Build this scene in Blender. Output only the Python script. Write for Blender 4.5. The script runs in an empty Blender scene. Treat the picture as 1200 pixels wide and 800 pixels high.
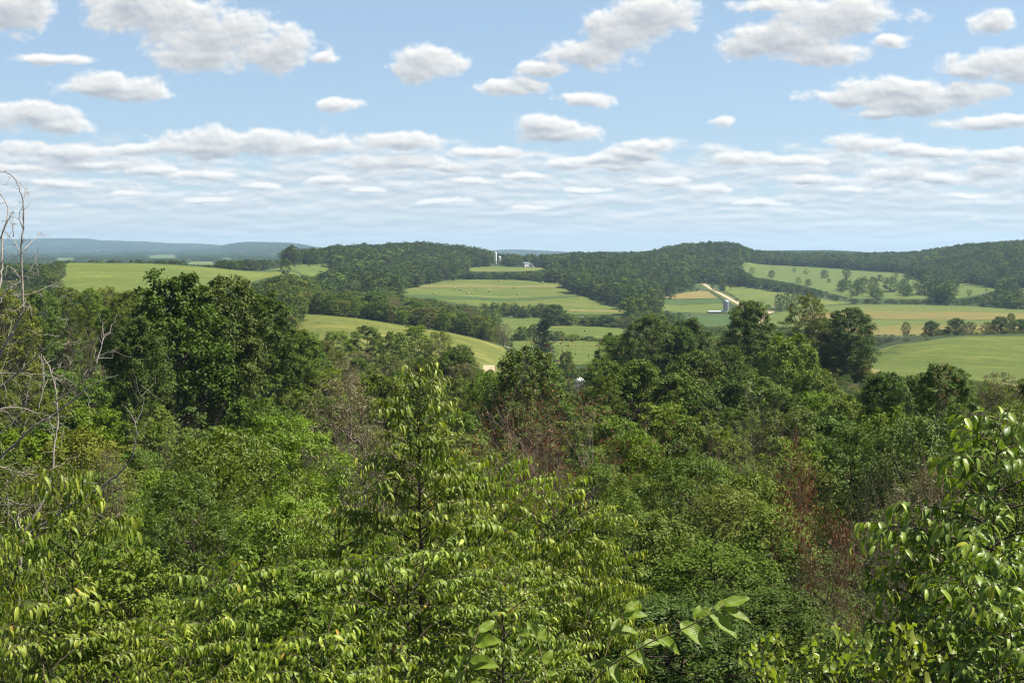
import bpy, bmesh, math, random
import numpy as np
from mathutils import Vector, Matrix
from mathutils.geometry import delaunay_2d_cdt

R = math.radians
rng = np.random.default_rng(11)
scene = bpy.context.scene
COL = scene.collection

# ------------------------------------------------------------------ camera
F = 1400.0                       # focal length in pixels of a 1200 px wide frame
PITCH = math.atan(103 / F)       # the true horizon lies 103 px above the middle
cam_d = bpy.data.cameras.new("camera")
cam = bpy.data.objects.new("camera", cam_d)
COL.objects.link(cam)
cam_d.sensor_width = 36.0
cam_d.lens = 36.0 * F / 1200.0
cam_d.clip_start = 0.05
cam_d.clip_end = 60000.0
cam.location = (0, 0, 0)
cam.rotation_euler = (math.pi / 2 - PITCH, 0, 0)
scene.camera = cam
CP, SP = math.cos(PITCH), math.sin(PITCH)


def ray(px, py):
    """slopes (X/Y, Z/Y) of the sight line through a spot of the picture"""
    cx, cy = (px - 600) / F, (400 - py) / F
    fy, fz = CP + cy * SP, -SP + cy * CP
    return cx / fy, fz / fy


def at(px, py, Y):
    u, v = ray(px, py)
    return Vector((u * Y, Y, v * Y))


# ------------------------------------------------------------------ terrain heights
NEAR = [(2, -1.9), (6, -3.0), (12, -5.0), (30, -10.5), (60, -19.0), (140, -31.0)]
LEFT_FAR = [(1500, -38), (2500, -38), (4000, -28), (6000, -15), (8500, 0)]
PROFILE = {
    -250: [(250, -36), (500, -42), (800, -35), (1200, -22)] + LEFT_FAR + [(11500, 119), (14000, 60), (22000, 0)],
    20: [(250, -36), (500, -42), (800, -33), (1200, -20)] + LEFT_FAR + [(11500, 117), (14000, 60), (22000, 0)],
    75: [(250, -36), (480, -42), (700, -24), (1000, -7.5), (1120, -12)] + LEFT_FAR + [(11500, 118), (14000, 60), (22000, 0)],
    155: [(250, -36), (480, -43), (700, -24), (1000, -8.0), (1120, -12)] + LEFT_FAR + [(11500, 103), (14000, 50), (22000, 0)],
    230: [(250, -36), (480, -44), (700, -25), (1000, -10.5), (1120, -15)] + LEFT_FAR + [(11500, 68), (14000, 40), (22000, 0)],
    300: [(250, -36), (480, -43), (650, -27), (800, -19.5), (1000, -15.2), (1120, -16), (1400, -24)] + LEFT_FAR[1:-1] + [(9000, 62), (12000, 40), (22000, 0)],
    340: [(250, -36), (400, -35), (480, -32), (560, -28.2), (650, -26), (800, -20), (1000, -16.0), (1200, -14.5), (1400, -9), (1500, -18), (2500, -38), (4000, -28), (6000, -15), (9000, 60), (12000, 40), (22000, 0)],
    385: [(300, -37), (400, -34), (450, -31.5), (560, -29.2), (640, -34), (750, -38), (1000, -36), (1150, -33), (1300, -20), (1400, -12.5), (1700, -8), (1900, -7), (2300, -15), (3000, -40), (5000, -30), (8000, 0), (10000, 30), (14000, 20), (22000, 0)],
    480: [(300, -38), (400, -36.5), (450, -35.5), (560, -34.4), (680, -40), (800, -40), (950, -35.5), (1100, -33.5), (1300, -30), (1500, -16), (1800, 0), (2000, -3), (2500, -30), (4000, -40), (10000, 0), (22000, 0)],
    550: [(300, -40), (450, -41), (560, -39.2), (640, -44), (750, -49), (880, -46), (950, -42), (1100, -37), (1330, -29), (1450, -30), (1650, -18.5), (1800, -8), (2200, -12), (3000, -40), (6000, -40), (10000, 0), (22000, 0)],
    600: [(300, -44), (400, -50), (480, -48), (560, -46), (640, -50), (760, -50), (900, -49), (960, -45.5), (1100, -39), (1330, -29), (1400, -31), (1600, -24), (1700, -19.5), (1850, -19), (2200, -25), (3000, -40), (7000, -30), (10000, 17), (13000, 0), (22000, 0)],
    640: [(300, -46), (400, -54), (500, -56), (600, -53), (700, -50), (850, -50), (950, -46), (1100, -39), (1300, -30.5), (1400, -31), (1600, -23), (1700, -19.5), (1850, -19), (2200, -25), (3000, -40), (7000, -30), (10000, 6), (13000, 0), (22000, 0)],
    680: [(300, -46), (400, -57), (450, -58), (600, -54), (700, -50), (850, -50), (950, -48), (1050, -42), (1150, -38), (1400, -30), (1700, -17), (2000, -15), (3000, -40), (6000, -30), (10000, -10), (22000, 0)],
    740: [(250, -36), (300, -44), (400, -55), (550, -56), (700, -53), (850, -52), (960, -47.5), (1100, -46), (1400, -34), (1700, -18), (1900, -15), (3000, -40), (6000, -30), (10000, -10), (22000, 0)],
    800: [(250, -34), (300, -38), (450, -54), (700, -58), (1000, -58), (1150, -54), (1250, -46.5), (1350, -42), (1500, -38), (1750, -18), (2000, -1), (2200, 0), (2600, -20), (4000, -30), (10000, -10), (22000, 0)],
    850: [(250, -33), (300, -36), (450, -52), (700, -58), (1000, -60), (1150, -54), (1200, -50.6), (1300, -45.5), (1400, -42.5), (1550, -39.5), (1800, -20), (2000, 4), (2300, -5), (3000, -30), (4500, -15), (7000, -20), (22000, 0)],
    900: [(250, -32), (290, -30.5), (400, -46), (600, -56), (850, -56), (1000, -53), (1050, -51), (1150, -47), (1300, -43), (1500, -37), (1700, -32.5), (1800, -28), (2050, -18), (2250, -13), (2600, -12), (3200, -20), (4500, -4), (6000, -20), (22000, 0)],
    960: [(250, -31), (290, -29), (350, -33), (500, -50), (700, -57), (850, -56.5), (1000, -53), (1150, -48), (1300, -44), (1500, -38), (1750, -31), (2050, -19), (2250, -16), (3000, -22), (4500, -3), (6000, -15), (22000, 0)],
    1060: [(250, -31.5), (290, -31), (400, -37.5), (480, -36.5), (530, -38), (620, -47), (750, -54), (830, -56), (1000, -51), (1100, -47), (1300, -44), (1500, -38.5), (1750, -32), (1900, -27), (2100, -20), (2300, -14), (3000, -25), (4500, -18), (7000, -10), (9000, -20), (22000, 0)],
    1130: [(250, -32), (290, -32), (400, -37.5), (480, -34), (530, -36), (640, -48), (800, -54.5), (1000, -50), (1100, -48), (1300, -43), (1500, -36), (1700, -17), (1900, -3), (2300, -1), (3000, -20), (7000, -10), (9000, -20), (22000, 0)],
    1200: [(250, -33), (300, -34), (400, -38), (500, -34.5), (540, -36), (640, -48), (790, -54), (1000, -51), (1100, -51), (1250, -46), (1350, -40), (1450, -34), (1650, -10), (1850, 2), (2300, 5), (3000, -10), (7000, -10), (22000, 0)],
    1450: [(250, -33), (300, -34), (400, -38), (500, -34.5), (540, -36), (640, -48), (790, -54), (1000, -51), (1100, -51), (1250, -46), (1350, -40), (1450, -32), (1650, -4), (1850, 9), (2300, 12), (3000, -10), (7000, -10), (22000, 0)],
}


def pchip(x, y, q):
    x, y, q = np.asarray(x, float), np.asarray(y, float), np.asarray(q, float)
    h = np.diff(x)
    dl = np.diff(y) / h
    m = np.zeros_like(y)
    m[0], m[-1] = dl[0], dl[-1]
    for i in range(1, len(x) - 1):
        if dl[i - 1] * dl[i] > 0:
            w1, w2 = 2 * h[i] + h[i - 1], h[i] + 2 * h[i - 1]
            m[i] = (w1 + w2) / (w1 / dl[i - 1] + w2 / dl[i])
    q = np.clip(q, x[0], x[-1])
    k = np.clip(np.searchsorted(x, q) - 1, 0, len(x) - 2)
    t = (q - x[k]) / h[k]
    return ((1 + 2 * t) * (1 - t) ** 2) * y[k] + t * (1 - t) ** 2 * h[k] * m[k] + t * t * (3 - 2 * t) * y[k + 1] + t * t * (t - 1) * h[k] * m[k + 1]


LY = np.linspace(math.log(2.0), math.log(22000.0), 1400)
cols_px = sorted(PROFILE)
tab_c = []
for c in cols_px:
    pr = NEAR + PROFILE[c]
    tab_c.append(pchip([math.log(a) for a, b in pr], [b for a, b in pr], LY))
tab_c = np.array(tab_c)
cols_u = np.array([(c - 600) / F for c in cols_px])
UU = np.linspace(cols_u[0], cols_u[-1], 500)
# across the columns: one pchip per distance row, vectorised over rows
h = np.diff(cols_u)
dl = np.diff(tab_c, axis=0) / h[:, None]
mm = np.zeros_like(tab_c)
mm[0], mm[-1] = 0, 0
for i in range(1, len(cols_u) - 1):
    ok = dl[i - 1] * dl[i] > 0
    w1, w2 = 2 * h[i] + h[i - 1], h[i] + 2 * h[i - 1]
    with np.errstate(divide='ignore', invalid='ignore'):
        v = (w1 + w2) / (w1 / dl[i - 1] + w2 / dl[i])
    mm[i] = np.where(ok, v, 0)
TAB = np.zeros((500, len(LY)))
kk = np.clip(np.searchsorted(cols_u, UU) - 1, 0, len(cols_u) - 2)
for a in range(500):
    k = kk[a]
    t = (UU[a] - cols_u[k]) / h[k]
    TAB[a] = ((1 + 2 * t) * (1 - t) ** 2) * tab_c[k] + t * (1 - t) ** 2 * h[k] * mm[k] + t * t * (3 - 2 * t) * tab_c[k + 1] + t * t * (t - 1) * h[k] * mm[k + 1]
# soften the seams between the columns where the land is far away
for rep in range(3):
    T2 = TAB.copy()
    T2[1:-1] = 0.25 * TAB[:-2] + 0.5 * TAB[1:-1] + 0.25 * TAB[2:]
    TAB = T2


def _hash(ix, iy, s):
    v = np.sin(ix * 127.1 + iy * 311.7 + s * 74.7) * 43758.5453
    return v - np.floor(v)


def vnoise(x, y, s=0.0):
    ix, iy = np.floor(x), np.floor(y)
    fx, fy = x - ix, y - iy
    fx, fy = fx * fx * (3 - 2 * fx), fy * fy * (3 - 2 * fy)
    return (_hash(ix, iy, s) * (1 - fx) + _hash(ix + 1, iy, s) * fx) * (1 - fy) + (_hash(ix, iy + 1, s) * (1 - fx) + _hash(ix + 1, iy + 1, s) * fx) * fy


TH0 = math.atan(0.60)


def ground_z(X, Y):
    X, Y = np.asarray(X, float), np.asarray(Y, float)
    r = np.hypot(X, Y) + 1e-9
    th = np.arctan2(X, Y)
    inside = np.abs(th) < TH0
    u = np.where(inside, X / np.where(inside, np.maximum(Y, 1e-6), 1), np.sign(th) * 0.60)
    Ye = np.where(inside, Y, r * math.cos(TH0))
    lu = np.clip((u - UU[0]) / (UU[1] - UU[0]), 0, 498.999)
    ly = np.clip((np.log(np.maximum(Ye, 2.0)) - LY[0]) / (LY[1] - LY[0]), 0, len(LY) - 1.001)
    a, b = lu.astype(int), ly.astype(int)
    fa, fb = lu - a, ly - b
    z = (TAB[a, b] * (1 - fb) + TAB[a, b + 1] * fb) * (1 - fa) + (TAB[a + 1, b] * (1 - fb) + TAB[a + 1, b + 1] * fb) * fa
    # small swells, growing with distance
    amp = np.clip((r - 15) / 400, 0, 1) * 0.5 + np.clip((r - 1500) / 8000, 0, 1) * 9
    sc = np.where(r > 2500, 500.0, 60.0)
    z = z + np.where(r > 2500, np.clip((r - 2500) / 8000, 0, 1) * (22 * (vnoise(X / 600, Y / 900, 3) - 0.5) + 26 * (vnoise(X / 260, Y / 1500, 6) - 0.5)), 0)
    z = z + np.clip((r - 15) / 400, 0, 1) * 0.9 * (vnoise(X / 55, Y / 55, 1) - 0.5)
    # behind the viewpoint the hill simply goes on at eye level
    wb = np.clip((np.abs(th) - R(70)) / R(40), 0, 1)
    wb = wb * wb * (3 - 2 * wb)
    return z * (1 - wb) + wb * (-1.8 + 0.004 * np.minimum(r, 2000))


def gz(x, y):
    return float(ground_z(np.array([x]), np.array([y]))[0])


def ground_hit(px, py, Y0=200.0, Y1=2600.0):
    """the first spot of ground on a sight line, or the spot where it passes closest above ground"""
    u, v = ray(px, py)
    Y = np.exp(np.linspace(math.log(Y0), math.log(Y1), 1500))
    g = ground_z(u * Y, Y)
    dz = v * Y - g
    i = int(np.argmax(dz <= 0)) if (dz <= 0).any() else -1
    if i <= 0:
        i = int(np.argmin(dz / Y))
        return Vector((u * Y[i], Y[i], g[i])), False
    t = dz[i - 1] / (dz[i - 1] - dz[i])
    Yh = Y[i - 1] + t * (Y[i] - Y[i - 1])
    return Vector((u * Yh, Yh, gz(u * Yh, Yh))), True


# ------------------------------------------------------------------ small helpers
def mesh_obj(name, V, faces, mat=None, parent=None, smooth=False, link=True, mats=None, midx=None):
    """faces: a list of numpy arrays (n x k), one per polygon size"""
    me = bpy.data.meshes.new(name)
    V = np.asarray(V, np.float32)
    me.vertices.add(len(V))
    me.vertices.foreach_set("co", V.ravel())
    faces = [np.asarray(f, np.int32) for f in faces if len(f)]
    nl = sum(f.size for f in faces)
    npoly = sum(len(f) for f in faces)
    me.loops.add(nl)
    me.loops.foreach_set("vertex_index", np.concatenate([f.ravel() for f in faces]))
    me.polygons.add(npoly)
    starts, tot, o = [], [], 0
    for f in faces:
        k = f.shape[1]
        starts.append(o + np.arange(len(f)) * k)
        tot.append(np.full(len(f), k))
        o += f.size
    me.polygons.foreach_set("loop_start", np.concatenate(starts).astype(np.int32))
    me.polygons.foreach_set("loop_total", np.concatenate(tot).astype(np.int32))
    if midx is not None:
        me.polygons.foreach_set("material_index", np.asarray(midx, np.int32))
    if smooth:
        me.polygons.foreach_set("use_smooth", np.ones(npoly, bool))
    me.update(calc_edges=True)
    for m in (mats or ([mat] if mat else [])):
        me.materials.append(m)
    ob = bpy.data.objects.new(name, me)
    if link:
        COL.objects.link(ob)
    if parent is not None:
        ob.parent = parent
    return ob


def tag(o, label=None, cat=None, group=None, kind=None):
    if label: o["label"] = label
    if cat: o["category"] = cat
    if group: o["group"] = group
    if kind: o["kind"] = kind
    return o


def empty(name, loc, label, cat, group=None, rz=0.0):
    o = bpy.data.objects.new(name, None)
    COL.objects.link(o)
    o.location = loc
    o.rotation_euler = (0, 0, rz)
    o.empty_display_size = 0.2
    return tag(o, label, cat, group)


class NT:
    """tiny node-tree builder"""
    def __init__(self, tree):
        self.t = tree

    def n(self, typ, inputs=None, **props):
        nd = self.t.nodes.new(typ)
        for k, v in props.items():
            setattr(nd, k, v)
        for k, v in (inputs or {}).items():
            s = nd.inputs[k]
            if hasattr(v, "node"):
                self.t.links.new(v, s)
            else:
                s.default_value = v
        return nd

    def math(self, op, a, b=0.0, c=None, clamp=False):
        nd = self.n("ShaderNodeMath", {0: a, 1: b}, operation=op, use_clamp=clamp)
        if c is not None:
            s = nd.inputs[2]
            if hasattr(c, "node"): self.t.links.new(c, s)
            else: s.default_value = c
        return nd.outputs[0]

    def mix(self, f, a, b):
        nd = self.n("ShaderNodeMix", {0: f, 6: a, 7: b}, data_type='RGBA')
        return nd.outputs[2]

    def noise(self, vec, scale, detail=3.0, rough=0.55, dim='3D'):
        nd = self.n("ShaderNodeTexNoise", {"Scale": scale, "Detail": detail, "Roughness": rough}, noise_dimensions=dim)
        if vec is not None: self.t.links.new(vec, nd.inputs["Vector"])
        return nd.outputs[0]

    def ramp(self, f, a, b, lo=0.0, hi=1.0):
        nd = self.n("ShaderNodeMapRange", {0: f, 1: a, 2: b, 3: lo, 4: hi}, interpolation_type='SMOOTHSTEP')
        return nd.outputs[0]


def new_mat(name):
    m = bpy.data.materials.new(name)
    m.use_nodes = True
    m.node_tree.nodes.clear()
    T = NT(m.node_tree)
    out = T.n("ShaderNodeOutputMaterial")
    return m, T, out


def rgb(*c):
    return (c[0], c[1], c[2], 1.0)


def plain_mat(name, c, rough=0.7, spec=0.3, metal=0.0, var=0.12, scale=2.0, bump=0.0):
    m, T, out = new_mat(name)
    tc = T.n("ShaderNodeTexCoord").outputs["Object"]
    f = T.noise(tc, scale, 4)
    a = rgb(*[x * (1 - var) for x in c]); b = rgb(*[min(1, x * (1 + var)) for x in c])
    bs = T.n("ShaderNodeBsdfPrincipled", {"Base Color": T.mix(f, a, b), "Roughness": rough, "Specular IOR Level": spec, "Metallic": metal})
    if bump:
        bp = T.n("ShaderNodeBump", {"Strength": bump, "Height": T.noise(tc, scale * 6, 4)})
        T.t.links.new(bp.outputs[0], bs.inputs["Normal"])
    T.t.links.new(bs.outputs[0], out.inputs[0])
    return m


def leaf_mat(name, c1, c2, trans=0.35, tint=(1.25, 1.35, 0.5), rough=0.42, spec=0.5, obvar=0.25, odd=None, odd_p=0.0, young=None):
    """leaf surface: each leaf its own shade, each plant its own cast, light passing through"""
    m, T, out = new_mat(name)
    g = T.n("ShaderNodeNewGeometry")
    oi = T.n("ShaderNodeObjectInfo")
    base = T.mix(g.outputs["Random Per Island"], rgb(*c1), rgb(*c2))
    if odd is not None:
        r2 = T.math('FRACT', T.math('MULTIPLY', g.outputs["Random Per Island"], 37.31))
        base = T.mix(T.math('LESS_THAN', r2, odd_p), base, rgb(*odd))
    if young is not None:      # the newest leaves at the twig ends are paler
        at_ = T.n("ShaderNodeAttribute", attribute_name="young")
        base = T.mix(at_.outputs["Fac"], base, rgb(*young))
    hs = T.n("ShaderNodeHueSaturation", {"Hue": T.math('ADD', 0.5 - 0.03 * obvar * 2, T.math('MULTIPLY', oi.outputs["Random"], 0.06 * obvar * 2)),
                                         "Saturation": T.math('ADD', 1 - 0.3 * obvar, T.math('MULTIPLY', T.math('FRACT', T.math('MULTIPLY', oi.outputs["Random"], 7.7)), 0.5 * obvar)),
                                         "Value": T.math('ADD', 1 - obvar, T.math('MULTIPLY', T.math('FRACT', T.math('MULTIPLY', oi.outputs["Random"], 13.3)), 2 * obvar)),
                                         "Color": base})
    col = hs.outputs[0]
    bs = T.n("ShaderNodeBsdfPrincipled", {"Base Color": col, "Roughness": rough, "Specular IOR Level": spec})
    tcol = T.n("ShaderNodeMix", {0: 1.0, 6: col, 7: rgb(*tint)}, data_type='RGBA', blend_type='MULTIPLY').outputs[2]
    tr = T.n("ShaderNodeBsdfTranslucent", {"Color": tcol})
    mx = T.n("ShaderNodeMixShader", {0: trans, 1: bs.outputs[0], 2: tr.outputs[0]})
    T.t.links.new(mx.outputs[0], out.inputs[0])
    return m
# ------------------------------------------------------------------ materials of the ground
def ground_mat():
    m, T, out = new_mat("woodland_soil")
    P = T.n("ShaderNodeNewGeometry").outputs["Position"]
    a = T.mix(T.ramp(T.noise(P, 0.9, 5), 0.35, 0.65), rgb(.030, .034, .012), rgb(.050, .040, .022))
    far = T.mix(T.ramp(T.noise(P, 0.010, 4), 0.35, 0.65), rgb(.030, .050, .016), rgb(.052, .075, .025))
    d = T.n("ShaderNodeVectorMath", {0: P}, operation='LENGTH').outputs["Value"]
    bs = T.n("ShaderNodeBsdfPrincipled", {"Base Color": T.mix(T.ramp(d, 150, 700), a, far), "Roughness": 0.95, "Specular IOR Level": 0.1})
    T.t.links.new(bs.outputs[0], out.inputs[0])
    return m


def field_mat(name, c1, c2, c3=None, rows=None, row_amt=0.25, big=0.02, seed=0.0, mow=0.0):
    """grass or crop: broad patches, fine mottling, and rows or mowing lines along one direction"""
    m, T, out = new_mat(name)
    P0 = T.n("ShaderNodeNewGeometry").outputs["Position"]
    P = T.n("ShaderNodeVectorMath", {0: P0, 1: (seed * 91.0, seed * 53.0, 0)}, operation='ADD').outputs[0]
    st = T.n("ShaderNodeMapping", {"Vector": P, "Scale": (0.45, 1.3, 1.0)}).outputs[0]
    f1 = T.ramp(T.noise(st, big, 6, 0.68), 0.38, 0.62)
    f2 = T.ramp(T.noise(P, 0.35, 6, 0.7), 0.30, 0.72)
    col = T.mix(f1, rgb(*c1), rgb(*c2))
    dark = T.n("ShaderNodeMix", {0: 1.0, 6: col, 7: rgb(.62, .66, .58)}, data_type='RGBA', blend_type='MULTIPLY').outputs[2]
    col = T.mix(f2, dark, col)
    if c3 is not None:
        f3 = T.ramp(T.noise(st, big * 2.7, 6, 0.65), 0.53, 0.70)
        col = T.mix(f3, col, rgb(*c3))
    if rows:
        ang, wl = rows
        w = T.n("ShaderNodeTexWave", {"Vector": T.n("ShaderNodeMapping", {"Vector": P, "Rotation": (0, 0, ang)}).outputs[0], "Scale": 1.0 / wl * 0.314, "Distortion": 3.0, "Detail": 3.0, "Detail Scale": 0.3}, wave_type='BANDS', bands_direction='Y')
        dk = T.n("ShaderNodeMix", {0: 1.0, 6: col, 7: rgb(1 - row_amt, 1 - row_amt * .9, 1 - row_amt)}, data_type='RGBA', blend_type='MULTIPLY').outputs[2]
        col = T.mix(w.outputs["Fac"] if "Fac" in w.outputs else w.outputs[1], dk, col)
    col = T.n("ShaderNodeMix", {0: 1.0, 6: col, 7: rgb(.95, .95, .62)}, data_type='RGBA', blend_type='MULTIPLY').outputs[2]
    bs = T.n("ShaderNodeBsdfPrincipled", {"Base Color": col, "Roughness": 0.9, "Specular IOR Level": 0.15})
    bp = T.n("ShaderNodeBump", {"Strength": 0.5, "Distance": 0.4, "Height": T.noise(P, 0.8, 6, 0.7)})
    T.t.links.new(bp.outputs[0], bs.inputs["Normal"])
    T.t.links.new(bs.outputs[0], out.inputs[0])
    return m


M_GROUND = ground_mat()

# ------------------------------------------------------------------ the ground: one sheet out to the horizon
th_front = np.linspace(-R(36), R(36), 560)
th_back = np.linspace(R(36), R(324), 73)[1:-1]
ths = np.concatenate([th_front, th_back])
rs = np.concatenate([[0.6], np.exp(np.linspace(math.log(1.5), math.log(15000), 860))])
TT, RR = np.meshgrid(ths, rs, indexing='ij')
XX, YY = RR * np.sin(TT), RR * np.cos(TT)
ZZ = ground_z(XX.ravel(), YY.ravel()).reshape(XX.shape)
nT, nR = XX.shape
ii, jj = np.meshgrid(np.arange(nT), np.arange(nR - 1), indexing='ij')
i2 = (ii + 1) % nT
quads = np.stack([ii * nR + jj, ii * nR + jj + 1, i2 * nR + jj + 1, i2 * nR + jj], -1).reshape(-1, 4)
V = np.stack([XX, YY, ZZ], -1).reshape(-1, 3)
V = np.vstack([V, [[0, 0, -1.8]]])
tris = np.stack([np.full(nT, len(V) - 1), np.arange(nT) * nR, ((np.arange(nT) + 1) % nT) * nR], -1)
tag(mesh_obj("ground", V, [quads, tris], M_GROUND, smooth=True), "rolling farm country with wooded hills", None, None, "structure")

# ------------------------------------------------------------------ fields: sheets that follow the land
CLEAR = []      # outlines in plan where no wood grows


def inside_poly(x, y, poly):
    x, y = np.asarray(x), np.asarray(y)
    c = np.zeros(x.shape, bool)
    n = len(poly)
    for i in range(n):
        x1, y1 = poly[i]; x2, y2 = poly[(i + 1) % n]
        if y1 == y2:
            continue
        k = ((y1 > y) != (y2 > y)) & (x < (x2 - x1) * (y - y1) / (y2 - y1) + x1)
        c ^= k
    return c


def plan(pts, Y0=250, Y1=2500):
    """outline seen in the picture -> outline in plan; (px, Y, 'd') gives a distance instead"""
    res = []
    for p in pts:
        if len(p) == 3:
            u, _ = ray(p[0], 340)
            res.append((u * p[1], p[1]))
        else:
            h_, ok = ground_hit(p[0], p[1], Y0, Y1)
            if not ok:
                print("  no ground at", p)
            res.append((h_.x, h_.y))
    return res


def densify(poly, step, wob=0.0):
    out = []
    n = len(poly)
    for i in range(n):
        (x1, y1), (x2, y2) = poly[i], poly[(i + 1) % n]
        L = math.hypot(x2 - x1, y2 - y1)
        k = max(1, int(L / step))
        for j in range(k):
            t = j / k
            w = wob * (float(vnoise(np.array([x1 + i * 3.1 + j * 0.37]), np.array([y1 * 0.1 + j * 0.53]), 5)[0]) - 0.5) if 0 < j else 0
            out.append((x1 + (x2 - x1) * t + w, y1 + (y2 - y1) * t + w))
    return out


def drape(name, poly, mat, label, lift=0.25, step=9.0, clear=True, wob=4.0, kind="structure"):
    if clear:
        CLEAR.append(poly)
    poly = densify(poly, step, wob)
    xs, ys = [p[0] for p in poly], [p[1] for p in poly]
    gx, gy = np.meshgrid(np.arange(min(xs), max(xs), step), np.arange(min(ys), max(ys), step))
    gx, gy = gx.ravel(), gy.ravel()
    k = inside_poly(gx, gy, poly)
    gx, gy = gx[k], gy[k]
    pts = [Vector(p) for p in poly] + [Vector((a, b)) for a, b in zip(gx, gy)]
    vs, _, fs, *_ = delaunay_2d_cdt(pts, [], [list(range(len(poly)))], 1, 0.001)
    x = np.array([v.x for v in vs]); y = np.array([v.y for v in vs])
    z = ground_z(x, y) + lift
    o = mesh_obj(name, np.stack([x, y, z], -1), [np.array([list(f) for f in fs if len(f) == 3])], mat, smooth=True)
    return tag(o, label, None, None, kind)


G_HAY = field_mat("hay_grass", (.150, .176, .044), (.108, .142, .036), (.190, .196, .072), big=.014, seed=1)
G_HAY2 = field_mat("sloping_hay", (.150, .160, .046), (.108, .130, .036), (.205, .190, .085), big=.03, seed=2)
G_CROP = field_mat("strip_grass", (.108, .142, .038), (.136, .160, .046), (.160,.172,.062), rows=(0.05, 16), row_amt=.14, big=.012, seed=3)
G_DARK = field_mat("corn_rows", (.066, .110, .040), (.076, .116, .038), None, rows=(0.0, 6), row_amt=.15, big=.02, seed=4)
G_TAN = field_mat("cut_stubble", (.215, .190, .085), (.180, .175, .075), (.150, .165, .060), rows=(0.05, 10), row_amt=.12, big=.02, seed=5)
G_TAN2 = field_mat("ripe_grain", (.260, .200, .105), (.235, .185, .090), None, rows=(0.05, 8), row_amt=.12, big=.02, seed=6)
G_OAT = field_mat("turning_oats", (.235, .180, .072), (.185, .165, .060), None, rows=(0.02, 12), row_amt=.15, big=.015, seed=7)
G_PAST = field_mat("rough_pasture", (.115, .150, .042), (.095, .130, .038), (.150, .165, .058), big=.03, seed=8)
G_MEAD = field_mat("near_meadow", (.120, .150, .038), (.100, .130, .034), (.160, .160, .055), rows=(0.4, 14), row_amt=.15, big=.03, seed=9)
G_BARE = field_mat("dry_grass_strip", (.220, .185, .105), (.170, .160, .075), None, big=.06, seed=10)
M_GRAVEL = plain_mat("pale_gravel", (.43, .33, .225), .95, .1, var=.10, scale=.5)

drape("hay_field", plan([(78, 308.6), (160, 308.8), (230, 312.5), (300, 318.8), (372, 319.4), (366, 324), (300, 330), (250, 345), (68, 347)], 500, 1090), G_HAY, "broad mown hay field on the crest")
drape("scrub_field", plan([(296, 317), (345, 310.5), (387, 306.5), (386, 316), (340, 317.5)], 900, 1420), G_PAST, "scrubby pale pasture below the domed hill")
drape("meadow", plan([(347, 367.8), (380, 369.8), (415, 373), (475, 382.5), (550, 395.2), (590, 407), (640, 480, 'd'), (590, 450, 'd'), (480, 400, 'd'), (400, 380, 'd'), (344, 400, 'd')], 360, 575), G_HAY2, "sloping hay meadow edged by trees")
Dp = [(464, 342), (485, 337), (525, 328.2), (560, 328), (600, 328.2), (640, 331), (658, 333), (668, 343), (705, 355), (742, 366), (735, 369), (670, 368.5), (600, 362), (540, 357), (467, 347)]
drape("strip_field", plan(Dp, 800, 1345), G_CROP, "green strip-cropped hillside field")
drape("stubble_strip", plan([(482, 337.2), (500, 334.2), (560, 334), (610, 335), (657, 334.5), (663, 338), (610, 338), (560, 337), (500, 337.6)], 800, 1345), G_TAN, "pale mown strip across the field", lift=.45, clear=False)
drape("corn_strip", plan([(468, 346.5), (480, 346), (560, 348), (640, 348), (672, 346), (680, 348.5), (640, 351), (560, 351.4), (480, 351)], 800, 1345), G_DARK, "dark green crop strip across the field", lift=.45, clear=False)
drape("stubble_strip", plan([(664, 362.6), (700, 363.2), (738, 365.2), (740, 366.6), (700, 366.4), (668, 365.6)], 800, 1345), G_TAN, "pale strip at the field foot", lift=.45, clear=False)
drape("upper_field", plan([(545, 313.6), (600, 313), (648, 313.6), (640, 317), (580, 318.5), (545, 317.5)], 1450, 1760), G_CROP, "narrow green field under the farm")
drape("grain_field", plan([(775, 349.8), (790, 346), (802, 343), (820, 341), (829, 341.5), (841, 349.4)], 1150, 1500), G_TAN2, "triangle of ripe tan grain beside the road")
drape("corn_field", plan([(773, 350.2), (841, 349.8), (849, 355), (772, 355.6)], 1100, 1500), G_DARK, "dark green corn below the tan grain")
drape("crop_field", plan([(774, 356), (849, 355.4), (858, 366), (812, 367), (790, 366), (770, 362)], 1000, 1500), G_CROP, "green crop behind the barn")
drape("corn_field", plan([(800, 371), (855, 369), (858, 380), (800, 384)], 800, 1500), G_DARK, "dark green corn in front of the barn")
drape("meadow", plan([(846, 332.5), (870, 336), (900, 341), (930, 345), (975, 352), (1000, 355.4), (960, 358), (925, 361.5), (902, 362), (888, 361), (866, 351), (850, 342)], 1000, 1640), G_HAY, "smooth green meadow beside the gravel road")
drape("pasture", plan([(866, 309.5), (900, 310.5), (985, 315), (1062, 320), (1084, 330), (1092, 1290, 'd'), (1085, 1190, 'd'), (1000, 1215, 'd'), (935, 1480, 'd'), (880, 1690, 'd')], 1200, 2110), G_PAST, "hillside pasture dotted with bushes")
drape("oat_field", plan([(1000, 356.6), (1060, 357.2), (1200, 363), (1270, 366), (1270, 392), (1090, 396), (1040, 396), (990, 392), (920, 384), (895, 378), (905, 368), (960, 359)], 700, 1125), G_CROP, "wide strip-cropped field in the valley")
drape("oat_strip", plan([(950, 366), (1000, 364.4), (1100, 366), (1200, 367.6), (1270, 369), (1270, 377), (1200, 376.4), (1100, 375), (1000, 374), (930, 374)], 700, 1125), G_OAT, "wide tan strip across the valley field", lift=.45, clear=False)
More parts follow.
